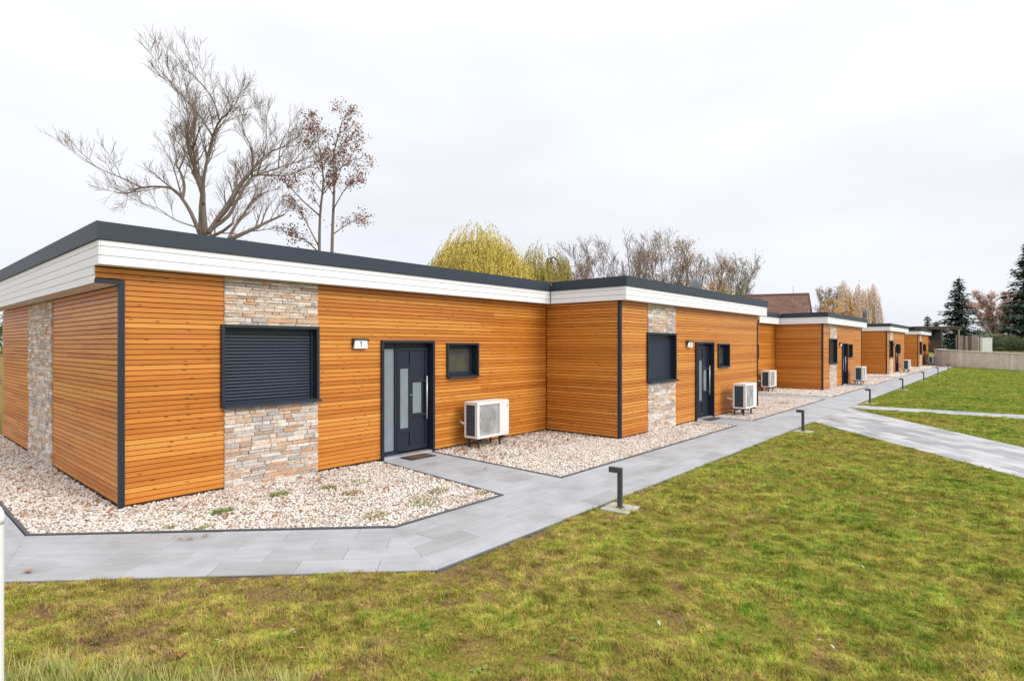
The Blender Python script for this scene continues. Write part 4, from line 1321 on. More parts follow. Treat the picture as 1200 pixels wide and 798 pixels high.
# ------------------------------------------------------------------ weeds in the gravel and fallen leaves
def weed(x, y, r0, h, n, lab, dry=False):
    mb = MB()
    for _ in range(n):
        a = random.uniform(0, 6.283); rr = r0 * math.sqrt(random.random())
        bx, by = rr * math.cos(a) * 1.7, rr * math.sin(a) * 1.2
        d = random.uniform(0, 6.283); hh = h * random.uniform(0.4, 1.1); ln = hh * random.uniform(0.4, 1.6)
        w = 0.006
        dx, dy = math.cos(d), math.sin(d); px, py = -dy * w / 2, dx * w / 2
        mb.cur = random.uniform(0.0, 0.5) if not dry else random.uniform(0.55, 0.9)
        mb.add([(bx - px, by - py, 0), (bx + px, by + py, 0), (bx + dx * ln * .5 + px, by + dy * ln * .5 + py, hh * .7), (bx + dx * ln * .5 - px, by + dy * ln * .5 - py, hh * .7), (bx + dx * ln, by + dy * ln, hh)], [(0, 1, 2, 3), (3, 2, 4)])
    o = mb.build('weed', 'weed', None, (x, y, -0.012), rnd=True)
    tag(o, lab, 'weed', 'weeds growing in the gravel')
for a in ((1.74, -0.94, 0.09, 0.07, 240, 'green weed with brown leaves beside it, below the stone strip', False),
          (2.43, -1.12, 0.075, 0.07, 160, 'small green weed in gravel midway to the door path', False),
          (2.85, -1.15, 0.16, 0.05, 200, 'wide dry tan weed patch near the door wall', True),
          (2.5, -1.66, 0.10, 0.06, 170, 'yellow green weed patch in the middle of the gravel', True),
          (0.83, -1.19, 0.085, 0.07, 200, 'round green weed in front of the corner boards', False),
          (0.15, -1.38, 0.05, 0.05, 80, 'tiny weed by the slanted path edge, left one', True),
          (0.42, -1.72, 0.05, 0.05, 80, 'tiny weed by the slanted path edge, right one', False),
          (2.90, -2.85, 0.17, 0.05, 260, 'long low weed strip near the gravel tip', False),
          (3.38, -2.55, 0.10, 0.06, 180, 'pale green weed beside the door path edging', True),
          (2.05, -2.85, 0.13, 0.06, 220, 'straw coloured weed beside the path bend', True),
          (3.75, -3.1, 0.08, 0.05, 120, 'dry weed in the pointed gravel corner', True),
          (12.9, -2.5, 0.12, 0.05, 150, 'green weeds by the stone strip of the second unit', False),
          (20.6, -2.6, 0.2, 0.06, 160, 'tan weed patch in gravel before the second house', True)):
    weed(*a)

def leaf_mesh(mb, x, y, z, s, rz, tilt, r):
    Mx = Matrix.Translation((x, y, z)) @ Euler((tilt, 0.25 * tilt, rz)).to_matrix().to_4x4()
    pts = [(0, -1, 0), (0.32, -0.5, 0.12), (0.5, 0, 0.16), (0.3, 0.55, 0.1), (0, 1, 0.05), (-0.3, 0.55, 0.12), (-0.5, 0, 0.2), (-0.32, -0.5, 0.1), (0, 0, 0)]
    mb.cur = r
    mb.add([tuple(Mx @ Vector((p[0] * s, p[1] * s, p[2] * s))) for p in pts], [(8, i, (i + 1) % 8) for i in range(8)])
for (x, y, s, r, lab) in ((-1.24, -1.86, 0.06, 0.6, 'orange brown leaf lying on the path at far left'),
                          (-0.81, -4.55, 0.055, 0.15, 'dark red leaf on the near lawn'),
                          (-0.93, -4.36, 0.05, 0.99, 'bright orange leaf on the near lawn'),
                          (-0.06, -3.8, 0.045, 0.55, 'tan leaf on the lawn close to the path'),
                          (-0.33, -4.2, 0.045, 0.35, 'reddish leaf on the lawn left of centre'),
                          (0.56, -1.22, 0.05, 0.8, 'orange leaf on the gravel by the corner'),
                          (-0.35, 0.75, 0.05, 0.05, 'dark brown leaf on the gravel by the gable wall'),
                          (5.0, -2.0, 0.05, 0.8, 'tan leaf on the door path')):
    mb = MB(); leaf_mesh(mb, 0, 0, 0.026 + (float(lawn_z(np.array([[x, y]]))[0]) if in_lawn(np.array([[x, y]]))[0] else -0.008), s, random.uniform(0, 6), random.uniform(-.3, .3), r)
    o = mb.build('fallen_leaf', 'dead_leaf', None, (x, y, 0.0), rnd=True)
    tag(o, lab, 'leaf', 'fallen leaves')
mb = MB()
cnt = 0
while cnt < 150:
    x, y = random.uniform(-3, 14), random.uniform(-11, -2)
    if not in_lawn(np.array([[x, y]]))[0]: continue
    cnt += 1
    leaf_mesh(mb, x, y, float(lawn_z(np.array([[x, y]]))[0]) + 0.026, random.uniform(0.014, 0.036), random.uniform(0, 6), random.uniform(-.5, .5), random.random())
for _ in range(760):
    if random.random() < .55: x, y = random.uniform(5.6, 9.3), -random.random() ** 1.6 * 1.6 - 0.05
    elif random.random() < .5: x, y = random.uniform(-0.95, -0.02), random.uniform(-0.3, 7)
    else: x, y = random.uniform(0, 4.1), random.uniform(-2.2, -0.1)
    leaf_mesh(mb, x, y, 0.018, random.uniform(0.02, 0.052), random.uniform(0, 6), random.uniform(-.5, .5), random.random() * 0.7)
tag(mb.build('leaf_litter', 'dead_leaf', rnd=True), 'brown leaf litter strewn over lawn and gravel', 'leaves', kind='stuff')
mb = MB()
cnt = 0
while cnt < 70:
    x, y = random.uniform(-3, 12), random.uniform(-11, -2.5)
    if not in_lawn(np.array([[x, y]]))[0]: continue
    cnt += 1
    for _ in range(2):
        leaf_mesh(mb, x + random.gauss(0, .03), y + random.gauss(0, .03), float(lawn_z(np.array([[x, y]]))[0]) + 0.024, random.uniform(0.010, 0.026), random.uniform(0, 6), random.uniform(-.5, .5), random.random())
tag(mb.build('pale_leaves', 'pale_leaf', rnd=True), 'pale green broad leaves in the lawn', 'leaves', kind='stuff')

# ------------------------------------------------------------------ trees
def tree_root(name, lat, dist, label, z=0.0, cat='tree', group=None):
    p = at(lat, dist, z)
    e = empty(name, p, YAW - R(90))               # local x to the right, y away, z up
    tag(e, label, cat, group)
    return e

class Tree:
    """grows limbs; thick wood goes to .wood, twigs to .twig, twig ends to .tips"""
    def __init__(s, seed, rmin=0.009):
        s.rmin = rmin; s.r = random.Random(seed); s.wood = MB(); s.twig = MB(); s.tips = []
    lens = None
    def limb(s, pts, r0, r1, kids, level, spread=0.9, up=0.25, klen=0.5, wob=0.10, start=0.15, sides=None):
        rr = s.r
        n = len(pts)
        rad = [r0 + (r1 - r0) * (i / (n - 1)) ** 0.8 for i in range(n)]
        mb = s.wood if level < 2 else s.twig
        mb.tube(pts, rad, sides or (8, 6, 4, 3, 3)[min(level, 4)], cap=level < 2)
        if level >= 4: 
            s.tips.append(pts[-1]); return
        total = sum((Vector(pts[i + 1]) - Vector(pts[i])).length for i in range(n - 1))
        nk = kids[level] if level < len(kids) else 0
        if s.lens and level == 1: nk = max(3, round(nk * min(1.3, total / 7)))
        if nk == 0:
            s.tips.append(pts[-1]); s.tips.append(pts[n // 2])
        for k in range(nk):
            t = start + (1 - start) * (k + rr.random()) / nk
            f = t * (n - 1); i = min(int(f), n - 2); w = f - i
            p = Vector(pts[i]).lerp(Vector(pts[i + 1]), w)
            d = (Vector(pts[i + 1]) - Vector(pts[i])).normalized()
            side_ = Vector((rr.gauss(0, 1), rr.gauss(0, 1), rr.gauss(0, 0.6)))
            side_ = side_ - d * side_.dot(d)
            if side_.length < 1e-4: continue
            side_.normalize()
            nd = (d * rr.uniform(0.5, 1.0) + side_ * spread * rr.uniform(0.6, 1.2) + Vector((0, 0, up))).normalized()
            ln = total * (klen if level < 2 else klen * 1.6) * rr.uniform(0.55, 1.15) * (1.2 - 0.82 * t)
            if s.lens: ln = s.lens[min(level, 3)] * rr.uniform(0.5, 1.2) * (1.15 - 0.5 * t)
            if ln < 0.12: continue
            m_ = 5 if level < 2 else 4
            q2 = [tuple(p)]
            for j in range(1, m_):
                nd = (nd + Vector((rr.gauss(0, wob), rr.gauss(0, wob), rr.gauss(0, wob) + up * 0.12))).normalized()
                p = p + nd * ln / (m_ - 1)
                q2.append(tuple(p))
            rb = max(s.rmin * 1.3, rad[i] * rr.uniform(0.38, 0.6))
            s.limb(q2, rb, max(s.rmin, rb * 0.35), kids, level + 1, spread, up, klen, wob, 0.2)
    def trunk(s, h, r0, lean=(0, 0), n=7, wob=0.06, frac=1.0):
        p = Vector((0, 0, -0.1)); out = [tuple(p)]
        for i in range(1, n):
            p = Vector((lean[0] * i / n + s.r.gauss(0, wob), lean[1] * i / n + s.r.gauss(0, wob), h * i / (n - 1)))
            out.append(tuple(p))
        return out

def smooth_path(pts, sub=3):
    out = []
    P_ = [Vector(p) for p in pts]
    for i in range(len(P_) - 1):
        p0 = P_[max(i - 1, 0)]; p1 = P_[i]; p2 = P_[i + 1]; p3 = P_[min(i + 2, len(P_) - 1)]
        for k in range(sub):
            t = k / sub
            out.append(tuple(0.5 * ((2 * p1) + (-p0 + p2) * t + (2 * p0 - 5 * p1 + 4 * p2 - p3) * t * t + (-p0 + 3 * p1 - 3 * p2 + p3) * t ** 3)))
    out.append(tuple(P_[-1]))
    return out

def leaves(mb, tips, n, spread, size, rr, droop=0.0, cl=None):
    """small leaf faces round the tips"""
    for p in tips:
        for _ in range(n):
            x, y, z = p[0] + rr.gauss(0, spread), p[1] + rr.gauss(0, spread), p[2] + rr.gauss(0, spread) - droop * rr.random()
            a = Vector((rr.gauss(0, 1), rr.gauss(0, 1), rr.gauss(0, 1))).normalized()
            b2 = a.orthogonal().normalized()
            s_ = size * rr.uniform(0.6, 1.3)
            c = Vector((x, y, z))
            mb.cur = rr.random()
            mb.add([tuple(c - a * s_), tuple(c + b2 * s_ * .5), tuple(c + a * s_), tuple(c - b2 * s_ * .5)], [(0, 1, 2, 3)])

# --- the big bare tree behind the nearest house
D1 = 27.0; K = D1 / 670
root = tree_root('bare_tree', (240 - 600) * K, D1, 'big bare grey tree with spreading crooked limbs behind the nearest house')
LIMB = []
def L1(pts, dy0=0.0, dy1=0.0):
    out = []
    for i, (zx, zy) in enumerate(pts):            # sketch coordinates of the limbs -> metres
        u = 80 + zx / 2.85; v = 30 + zy / 2.85
        out.append([(u - 240) * K * (0.80 if u > 240 else 0.66), dy0 + (dy1 - dy0) * i / (len(pts) - 1), 2.2 + (404 - (276 - (276 - v) * 0.71)) * K])
    if pts[0][1] < 668 and LIMB:                  # a side limb springs from the limb it touches
        a = min(LIMB, key=lambda p: (p[0] - out[0][0]) ** 2 + (p[2] - out[0][2]) ** 2)
        for q_ in out: q_[1] += a[1] * (1.0 if q_ is not out[0] else 0)
        out[0] = list(a)
    out = smooth_path(out)
    LIMB.extend(out)
    return out
T = Tree(3, 0.0055); T.lens = (3, 1.65, 0.85, 0.45)
kids = (11, 15, 7, 3)
base = (455, 735)
T.limb([(0.0, 0, -0.1), (0.05, 0, 2.5), (0.1, 0, 5.2), (0.0, 0, 6.6)], 0.36, 0.27, (0,), 0)
T.tips.clear()
for pts, r0, r1, dy in (
    ([(440, 700), (435, 560), (430, 480), (390, 380), (350, 295), (335, 250), (352, 190), (350, 110), (335, 45)], 0.30, 0.035, 1.0),
    ([(430, 690), (400, 600), (370, 540), (335, 500), (270, 497), (215, 508), (160, 540), (120, 540)], 0.19, 0.02, -1.6),
    ([(215, 508), (170, 485), (130, 470), (95, 445)], 0.06, 0.015, -2.2),
    ([(372, 545), (355, 470), (310, 395), (262, 345), (235, 290), (205, 250), (160, 195)], 0.15, 0.02, 2.5),
    ([(300, 380), (300, 320), (296, 265)], 0.08, 0.04, 0.5),
    ([(458, 700), (460, 600), (462, 520), (440, 430), (443, 350), (447, 300), (470, 200)], 0.26, 0.03, -1.0),
    ([(445, 315), (500, 285), (545, 275)], 0.08, 0.03, -1.5),
    ([(470, 690), (495, 610), (525, 520), (550, 430), (575, 360), (615, 288)], 0.24, 0.07, 2.0),
    ([(462, 560), (480, 470), (515, 375), (555, 290), (600, 235), (660, 205), (710, 165)], 0.17, 0.02, -2.4),
    ([(555, 290), (540, 220), (500, 150), (480, 100)], 0.07, 0.012, -2.8),
    ([(600, 235), (610, 160), (560, 90)], 0.06, 0.012, -2.0),
    ([(478, 665), (540, 600), (575, 500), (620, 400), (680, 385), (760, 378), (850, 325)], 0.19, 0.02, 1.5),
    ([(640, 390), (700, 330), (760, 270), (800, 215)], 0.09, 0.012, 2.5),
    ([(490, 640), (560, 580), (620, 500), (690, 430), (780, 400)], 0.13, 0.015, -1.5),
    ([(470, 710), (540, 690), (600, 655)], 0.16, 0.08, -0.6),
    ([(560, 720), (640, 670), (700, 625), (760, 585)], 0.20, 0.06, 0.8),
    ([(548, 735), (552, 640), (560, 560), (565, 480), (590, 420)], 0.16, 0.05, 3.0),
    ([(575, 360), (620, 260), (670, 200), (735, 170)], 0.10, 0.015, 1.6),
    ([(690, 340), (730, 240), (780, 190)], 0.07, 0.012, -1.2),
    ([(515, 375), (470, 270), (430, 190), (425, 150)], 0.08, 0.012, 1.4),
    ([(620, 400), (650, 300), (640, 230)], 0.08, 0.012, -1.6),
    ([(760, 378), (800, 330), (850, 290)], 0.05, 0.01, 1.0),
    ([(555, 290), (590, 190), (600, 90)], 0.07, 0.012, 0.8),
    ([(640, 390), (690, 260), (705, 130)], 0.08, 0.012, -0.8),
    ([(740, 300), (790, 200), (810, 130)], 0.06, 0.012, 0.6),
    ([(440, 430), (420, 300), (450, 180), (440, 90)], 0.09, 0.012, -1.2),
    ([(400, 660), (340, 640), (290, 600), (240, 590)], 0.07, 0.012, -1.5)):
    T.limb(L1(pts, 0.0, dy), r0 * 0.55, r1 * 0.7, kids, 1, spread=0.62, up=0.28, klen=0.36, wob=0.07, start=0.22, sides=7)
T.wood.build('trunk', 'bark_grey', root, smooth=True)
T.twig.build('crown', 'twig', root)

# --- slender tree with clusters of dull red leaves
D2 = 31.0; K2 = D2 / 670
root = tree_root('slender_tree', (384 - 600) * K2, D2, 'slender tree with dull reddish leaf clusters right of the big bare tree')
T = Tree(11, 0.0065); T.lens = (2, 1.15, 0.6, 0.3)
def L2(pts, dy=0.0):
    return smooth_path([((80 + zx / 2.85 - 384) * K2, dy * i / (len(pts) - 1), 2.2 + (404 - (30 + zy / 2.85)) * K2) for i, (zx, zy) in enumerate(pts)])
T.limb([(0.1, 0, -0.1), (0.0, 0, 3), (-0.3, 0, 5.6)], 0.2, 0.15, (0,), 0); T.tips.clear()
RT = []
for pts, r0, dy in (([(880, 790), (882, 650), (885, 520), (880, 430), (900, 340), (908, 290)], 0.11, 0.5), ([(838, 790), (845, 640), (860, 520), (850, 420), (845, 350)], 0.10, -0.8),
                ([(882, 620), (930, 560), (970, 530)], 0.04, -1), ([(880, 700), (920, 660), (955, 630)], 0.04, 1), ([(845, 640), (790, 590), (750, 545), (730, 530)], 0.05, -1),
                ([(885, 500), (930, 450), (975, 430)], 0.04, 0.6), ([(850, 560), (810, 510), (780, 480)], 0.04, 1.0), ([(880, 450), (930, 400), (965, 380)], 0.035, -.5),
                ([(838, 760), (780, 710), (710, 690)], 0.05, 0.7), ([(884, 560), (910, 500), (935, 470)], 0.035, -.7), ([(838, 740), (800, 660), (770, 590)], 0.05, -.5), ([(850, 430), (820, 390), (815, 360)], 0.03, 0.4)):
    n0 = len(T.tips)
    T.limb(L2(pts, dy), r0, 0.012, (0, 14, 7, 0), 1, spread=0.8, up=0.2, klen=0.32, wob=0.12, start=0.3, sides=6)
T.wood.build('trunk', 'bark_grey', root, smooth=True)
T.twig.build('crown', 'twig_red', root)
lv = MB(); rr = random.Random(5)
tips = [p for p in T.tips if rr.random() < 0.5 and p[2] > 4.5]
leaves(lv, tips, 6, 0.15, 0.075, rr, 0.1)
lv.build('foliage', 'red_leaf', root, rnd=True)

# --- weeping willows: hanging strings of narrow leaves over an arched frame
def willow(lat, dist, h, w, label, seed, nstr, mat='willow_leaf', leaf=0.10, tmin=0.35, dens=1.0, bark='bark_dark', base_z=0.0, name='weeping_willow', low=1.0, lobes=None):
    root = tree_root(name, lat, dist, label, base_z)
    rr = random.Random(seed)
    T = Tree(seed)
    T.limb(smooth_path(T.trunk(h * 0.5, 0.45, wob=0.15)), 0.42, 0.25, (0,), 0); T.tips.clear()
    lv = MB()
    lobes = lobes or [(0, 0, 1.0, 1.0), (-0.45, 0.1, 0.62, 0.8), (0.45, -0.1, 0.62, 0.78), (0.1, 0.4, 0.7, 0.86), (-0.1, -0.4, 0.65, 0.84)]
    for lx, ly, ls, lh in lobes:
        hh = h * lh; ww = w * 0.5 * ls
        cx_, cy_ = lx * w * 0.5, ly * w * 0.5
        for k in range(5):
            a = rr.uniform(0, 6.283)
            T.limb(smooth_path([(0, 0, h * .42), (cx_ * .6 + .1 * ww * math.cos(a), cy_ * .6, h * .42 + (hh - h * .42) * .5), (cx_ + ww * .35 * math.cos(a), cy_ + ww * .35 * math.sin(a), hh * .84), (cx_ + ww * .7 * math.cos(a), cy_ + ww * .7 * math.sin(a), hh * .74)]), 0.11, 0.02, (0, 0), 1)
        n = int(nstr * ls * dens / sum(l[2] for l in lobes))
        clumps = [(rr.uniform(0, 6.283), math.sqrt(rr.random()), rr.random(), rr.uniform(-.09, .0)) for _ in range(max(10, n // 11))]
        for _ in range(n):
            ca_, cq_, csh, cdz = rr.choice(clumps)
            a = ca_ + rr.gauss(0, .22); q_ = min(1.0, max(0, cq_ + rr.gauss(0, .10)))
            px, py = cx_ + ww * q_ * math.cos(a), cy_ + ww * q_ * math.sin(a)
            top = hh * (1 - 0.22 * q_ ** 2.2 + cdz) - rr.random() * hh * 0.12
            if rr.random() < 0.3: top -= rr.random() * hh * 0.25
            ln = min(top - 0.6, hh * rr.uniform(0.16, 0.42) * low)
            m_ = max(3, int(ln / (leaf * 1.35)))
            sx, sy = rr.gauss(0, .04), rr.gauss(0, .04)
            shade = csh * .75 + .25 * rr.random()
            lv.cur = shade
            for j in range(m_):
                z = top - ln * j / m_
                arch = 0.35 * (1 - math.exp(-j * 0.5)) * (0.5 + q_)
                x = px + math.cos(a) * arch + sx * j * .3 + rr.gauss(0, .03); y = py + math.sin(a) * arch + sy * j * .3 + rr.gauss(0, .03)
                t = rr.uniform(0, 6.283); wdt = leaf * .36
                dx, dy = math.cos(t) * wdt, math.sin(t) * wdt
                tx, ty = rr.gauss(0, leaf * .35), rr.gauss(0, leaf * .35)
                lv.cur = min(1, max(0, shade + rr.gauss(0, .12)))
                lv.add([(x - dx, y - dy, z), (x + tx * .5, y + ty * .5, z + leaf * .8), (x + dx, y + dy, z), (x + tx, y + ty, z - leaf)], [(0, 1, 2, 3)])
    T.wood.build('trunk', bark, root, smooth=True)
    lv.build('crown', mat, root, rnd=True)
    return root
D3 = 43.0
willow((562 - 600) * D3 / 670, D3, 11.7, 7.4, 'wide yellow green weeping willow behind the nearest house', 21, 4800,
       lobes=[(0, 0, .95, 1.0), (-0.42, 0.1, 0.6, 0.92), (-0.68, -0.1, 0.42, 0.74), (0.42, -0.1, 0.6, 0.86), (0.25, 0.4, 0.6, 0.98), (0.70, 0.1, 0.40, 0.72), (-0.1, -0.4, 0.65, 0.9)])
D4 = 47.0
willow((638 - 600) * D4 / 670, D4, 11.2, 4.2, 'narrow olive weeping willow right of the wide one', 22, 2000, 'willow_olive')

# --- bare and half bare trees behind the roof
def bushy(lat, dist, h, spread, label, seed, leafmat_=None, nleaf=0, leafp=0.5, name='bare_shrub_tree', stems=6, up=0.3, twig='twig', r0=0.13, leaf=0.085, z=0.0, cut=0.0):
    root = tree_root(name, lat, dist, label, z)
    T = Tree(seed, dist * 0.00019); rr = T.r; T.lens = (3, h * 0.21, h * 0.105, h * 0.05)
    for k in range(stems):
        a = 6.283 * k / stems + rr.uniform(-.4, .4); s_ = spread * rr.uniform(0.5, 1.0); hh = h * rr.uniform(0.75, 1.0)
        T.limb(smooth_path([(0.15 * math.cos(a), 0.15 * math.sin(a), -0.1), (s_ * .25 * math.cos(a), s_ * .25 * math.sin(a), hh * .35), (s_ * .6 * math.cos(a), s_ * .6 * math.sin(a), hh * .7), (s_ * math.cos(a), s_ * math.sin(a), hh)]), r0 * rr.uniform(.7, 1.1), 0.015, (0, 11, 6, 3), 1, spread=0.6, up=up, klen=0.38, wob=0.07, start=0.18)
    T.wood.build('trunk', 'bark_grey', root, smooth=True)
    T.twig.build('crown', twig, root)
    if nleaf:
        lv = MB()
        tips = [p for p in T.tips if rr.random() < leafp and p[2] > cut]
        leaves(lv, tips, nleaf, 0.22, leaf, rr, 0.1)
        lv.build('foliage', leafmat_, root, rnd=True)
    return root
D5 = 52.0
K5 = D5 / 670
bushy((668 - 600) * K5, 48, 9.8, 2.3, 'alder with sparse brown leaves beside the narrow willow', 31, 'brown_leaf', 4, 0.5, 'sparse_tree', 5)
bushy((712 - 600) * K5, D5, 11.6, 4.6, 'bare fan shaped tree behind the roof, palest of the group', 32, None, 0, stems=8, name='bare_fan_tree')
bushy((752 - 600) * K5, 54, 12.2, 2.8, 'tallest bare tree of the group behind the roof', 33, 'brown_leaf', 2, 0.12, stems=6, name='bare_tall_tree')
bushy((772 - 600) * K5, 50, 10.6, 2.4, 'tree with dark brown leaves behind the roof corner', 34, 'brown_leaf', 7, 0.7, 'brown_tree', 6)
bushy((818 - 600) * K5, 51, 9.8, 2.4, 'russet leaved tree behind the satellite dish', 35, 'orange_leaf', 4, 0.35, 'russet_tree', 6, twig='twig_red')
bushy((838 - 600) * K5, 49, 8.6, 2.2, 'olive leaved small tree right of the satellite dish', 36, 'olive_leaf', 5, 0.45, 'olive_tree', 6)
bushy((866 - 600) * K5, 53, 9.4, 2.6, 'bare rightmost tree of the group behind the roof', 37, None, 0, stems=6, name='bare_end_tree')
bushy((812 - 600) * K5, 47, 6.4, 1.5, 'low orange brown shrub behind the roof edge', 38, 'orange_leaf', 6, 0.5, 'orange_shrub', 6)

# --- birches far behind
D6 = 86.0; K6 = D6 / 670
willow((1000 - 600) * K6, D6, 12.4, 5.4, 'left pale weeping birch with beige hanging twigs', 41, 700, 'birch_leaf', 0.15, bark='bark_birch', name='birch_tree', low=1.15,
       lobes=[(-0.55, 0, .26, 1.0), (-0.15, 0.2, .30, .95), (0.25, -0.1, .24, .98), (0.55, 0.1, .22, .90), (-0.3, -0.2, .34, .72), (0.3, 0.2, .36, .66)])
willow((1025 - 600) * K6, D6 + 2, 12.0, 3.6, 'right pale weeping birch above the third house', 42, 560, 'birch_leaf', 0.15, bark='bark_birch', name='birch_tree', low=1.3,
       lobes=[(-0.4, 0, .34, .92), (0.1, 0.2, .34, .98), (0.5, -0.1, .36, 1.0), (0.1, 0, .5, .68)])
bushy((982 - 600) * 80 / 670, 80, 7.6, 2.2, 'orange leaved tree left of the birches', 43, 'orange_leaf', 7, 0.6, 'orange_tree', 6, leaf=0.13)
bushy((972 - 600) * 90 / 670, 90, 10.2, 1.8, 'grey brown tree left of the orange tree', 44, 'brown_leaf', 6, 0.5, 'distant_tree', 5, leaf=0.13)
bushy((1168 - 600) * 100 / 670, 100, 9.0, 4.4, 'round pinkish brown tree between the two dark conifers', 45, 'pink_leaf', 9, 0.8, 'pink_tree', 8, twig='twig_red', leaf=0.16, z=1.5)

# --- conifers
def conifer(lat, dist, h, w, label, seed, mat='needle', name='conifer', z=1.5, tiers=26):
    root = tree_root(name, lat, dist, label, z)
    rr = random.Random(seed)
    tb = MB(); tb.tube([(0, 0, -0.3), (0, 0, h * .5), (0, 0, h)], [0.28, 0.16, 0.02], 8); tb.build('trunk', 'bark_dark', root)
    lv = MB()
    for t in range(tiers):
        f = t / tiers
        zz = h * (0.05 + 0.94 * f)
        rad0 = w * 0.5 * (1 - f) ** 0.85 * (0.9 + 0.25 * math.sin(t * 1.9 + seed)) + 0.12
        nb = max(7, int(26 * (1 - f) + 7))
        for k in range(nb):
            a = rr.uniform(0, 6.283); ln = rad0 * rr.uniform(0.62, 1.12)
            m_ = max(3, int(ln / 0.22))
            for j in range(m_):
                u_ = (j + rr.random()) / m_
                rad_ = ln * u_
                z_ = zz - 0.42 * rad_ * 0.8 + 0.30 * u_ * u_ * ln * 0.6
                x, y = rad_ * math.cos(a), rad_ * math.sin(a)
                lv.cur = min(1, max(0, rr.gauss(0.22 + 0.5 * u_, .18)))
                s_ = 0.27 * rr.uniform(.7, 1.5)
                for q_ in range(2):
                    tx, ty = -math.sin(a), math.cos(a)
                    sd_ = rr.uniform(-1, 1)
                    dx, dy = (math.cos(a) * .7 + tx * sd_) * s_, (math.sin(a) * .7 + ty * sd_) * s_
                    nx_, ny_ = -dy * .5, dx * .5
                    x2, y2, z2 = x + rr.gauss(0, .1), y + rr.gauss(0, .1), z_ + rr.gauss(0, .08)
                    dr = -s_ * rr.uniform(0.1, 0.9)
                    lv.add([(x2 - nx_, y2 - ny_, z2), (x2 + nx_, y2 + ny_, z2 + .02), (x2 + dx * 1.4, y2 + dy * 1.4, z2 + dr)], [(0, 1, 2)])
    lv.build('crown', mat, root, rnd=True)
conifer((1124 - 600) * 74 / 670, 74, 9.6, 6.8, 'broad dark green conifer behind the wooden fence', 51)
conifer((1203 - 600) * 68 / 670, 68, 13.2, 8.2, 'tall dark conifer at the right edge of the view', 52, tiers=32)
conifer((1087 - 600) * 105 / 670, 105, 6.2, 3.6, 'small olive conifer left of the broad dark one', 53, 'young_needle', tiers=14)
conifer((1097 - 600) * 100 / 670, 100, 5.0, 2.6, 'smallest green conifer beside the olive one', 54, 'needle', tiers=12)

# --- hedges and shrubs
def shrub(lat, dist, w, d_, h, label, seed, mat='hedge_leaf', z=1.5, n=1800, name='shrub', leaf=0.10):
    root = tree_root(name, lat, dist, label, z, 'shrub')
    rr = random.Random(seed)
    tb = MB()
    for k in range(7):
        tb.tube([(rr.uniform(-.1, .1), rr.uniform(-.1, .1), -.15), (rr.uniform(-.35, .35) * w, rr.uniform(-.3, .3) * d_, h * rr.uniform(.5, .85))], [0.05, 0.012], 5)
    tb.build('stems', 'bark_dark', root)
    lv = MB()
    blobs = [(rr.uniform(-.36, .36) * w, rr.uniform(-.3, .3) * d_, h * rr.uniform(.3, .78), rr.uniform(.2, .34)) for _ in range(9)]
    tips = []
    for _ in range(n):
        bx, by, bz, br = rr.choice(blobs)
        v = Vector((rr.gauss(0, 1), rr.gauss(0, 1), rr.gauss(0, 1))).normalized() * (rr.random() ** .4)
        tips.append((bx + v.x * br * w, by + v.y * br * d_, max(0.03, bz + v.z * br * h)))
    leaves(lv, tips, 2, 0.05, leaf, rr)
    lv.build('foliage', mat, root, rnd=True)
shrub((1160 - 600) * 84 / 670, 84, 5.0, 3, 2.6, 'green garden shrub behind the white cabinet', 61)
shrub((1180 - 600) * 74 / 670, 74, 6.0, 3, 2.6, 'dark green hedge shrub behind the black mesh fence', 62)
shrub((1215 - 600) * 72 / 670, 72, 5.0, 3, 2.4, 'olive hedge shrub below the tall conifer', 63)
shrub((-24 - 600) * 34 / 670, 34, 4.5, 3, 4.6, 'dark shrub behind the left end of the nearest house', 64, z=0.0, n=2600)
shrub((1134 - 600) * 96 / 670, 96, 8.0, 3, 3.0, 'green hedge far behind the wooden fence', 65)

# ------------------------------------------------------------------ far right: retaining wall, raised yard, sheds and fences
WP = [(96.0, -2.95), (73.3, -3.05), (63.6, -9.95), (49.5, -20.0), (36, -29.6)]
ZT = [1.72, 1.72, 1.45, 1.15, 0.9]
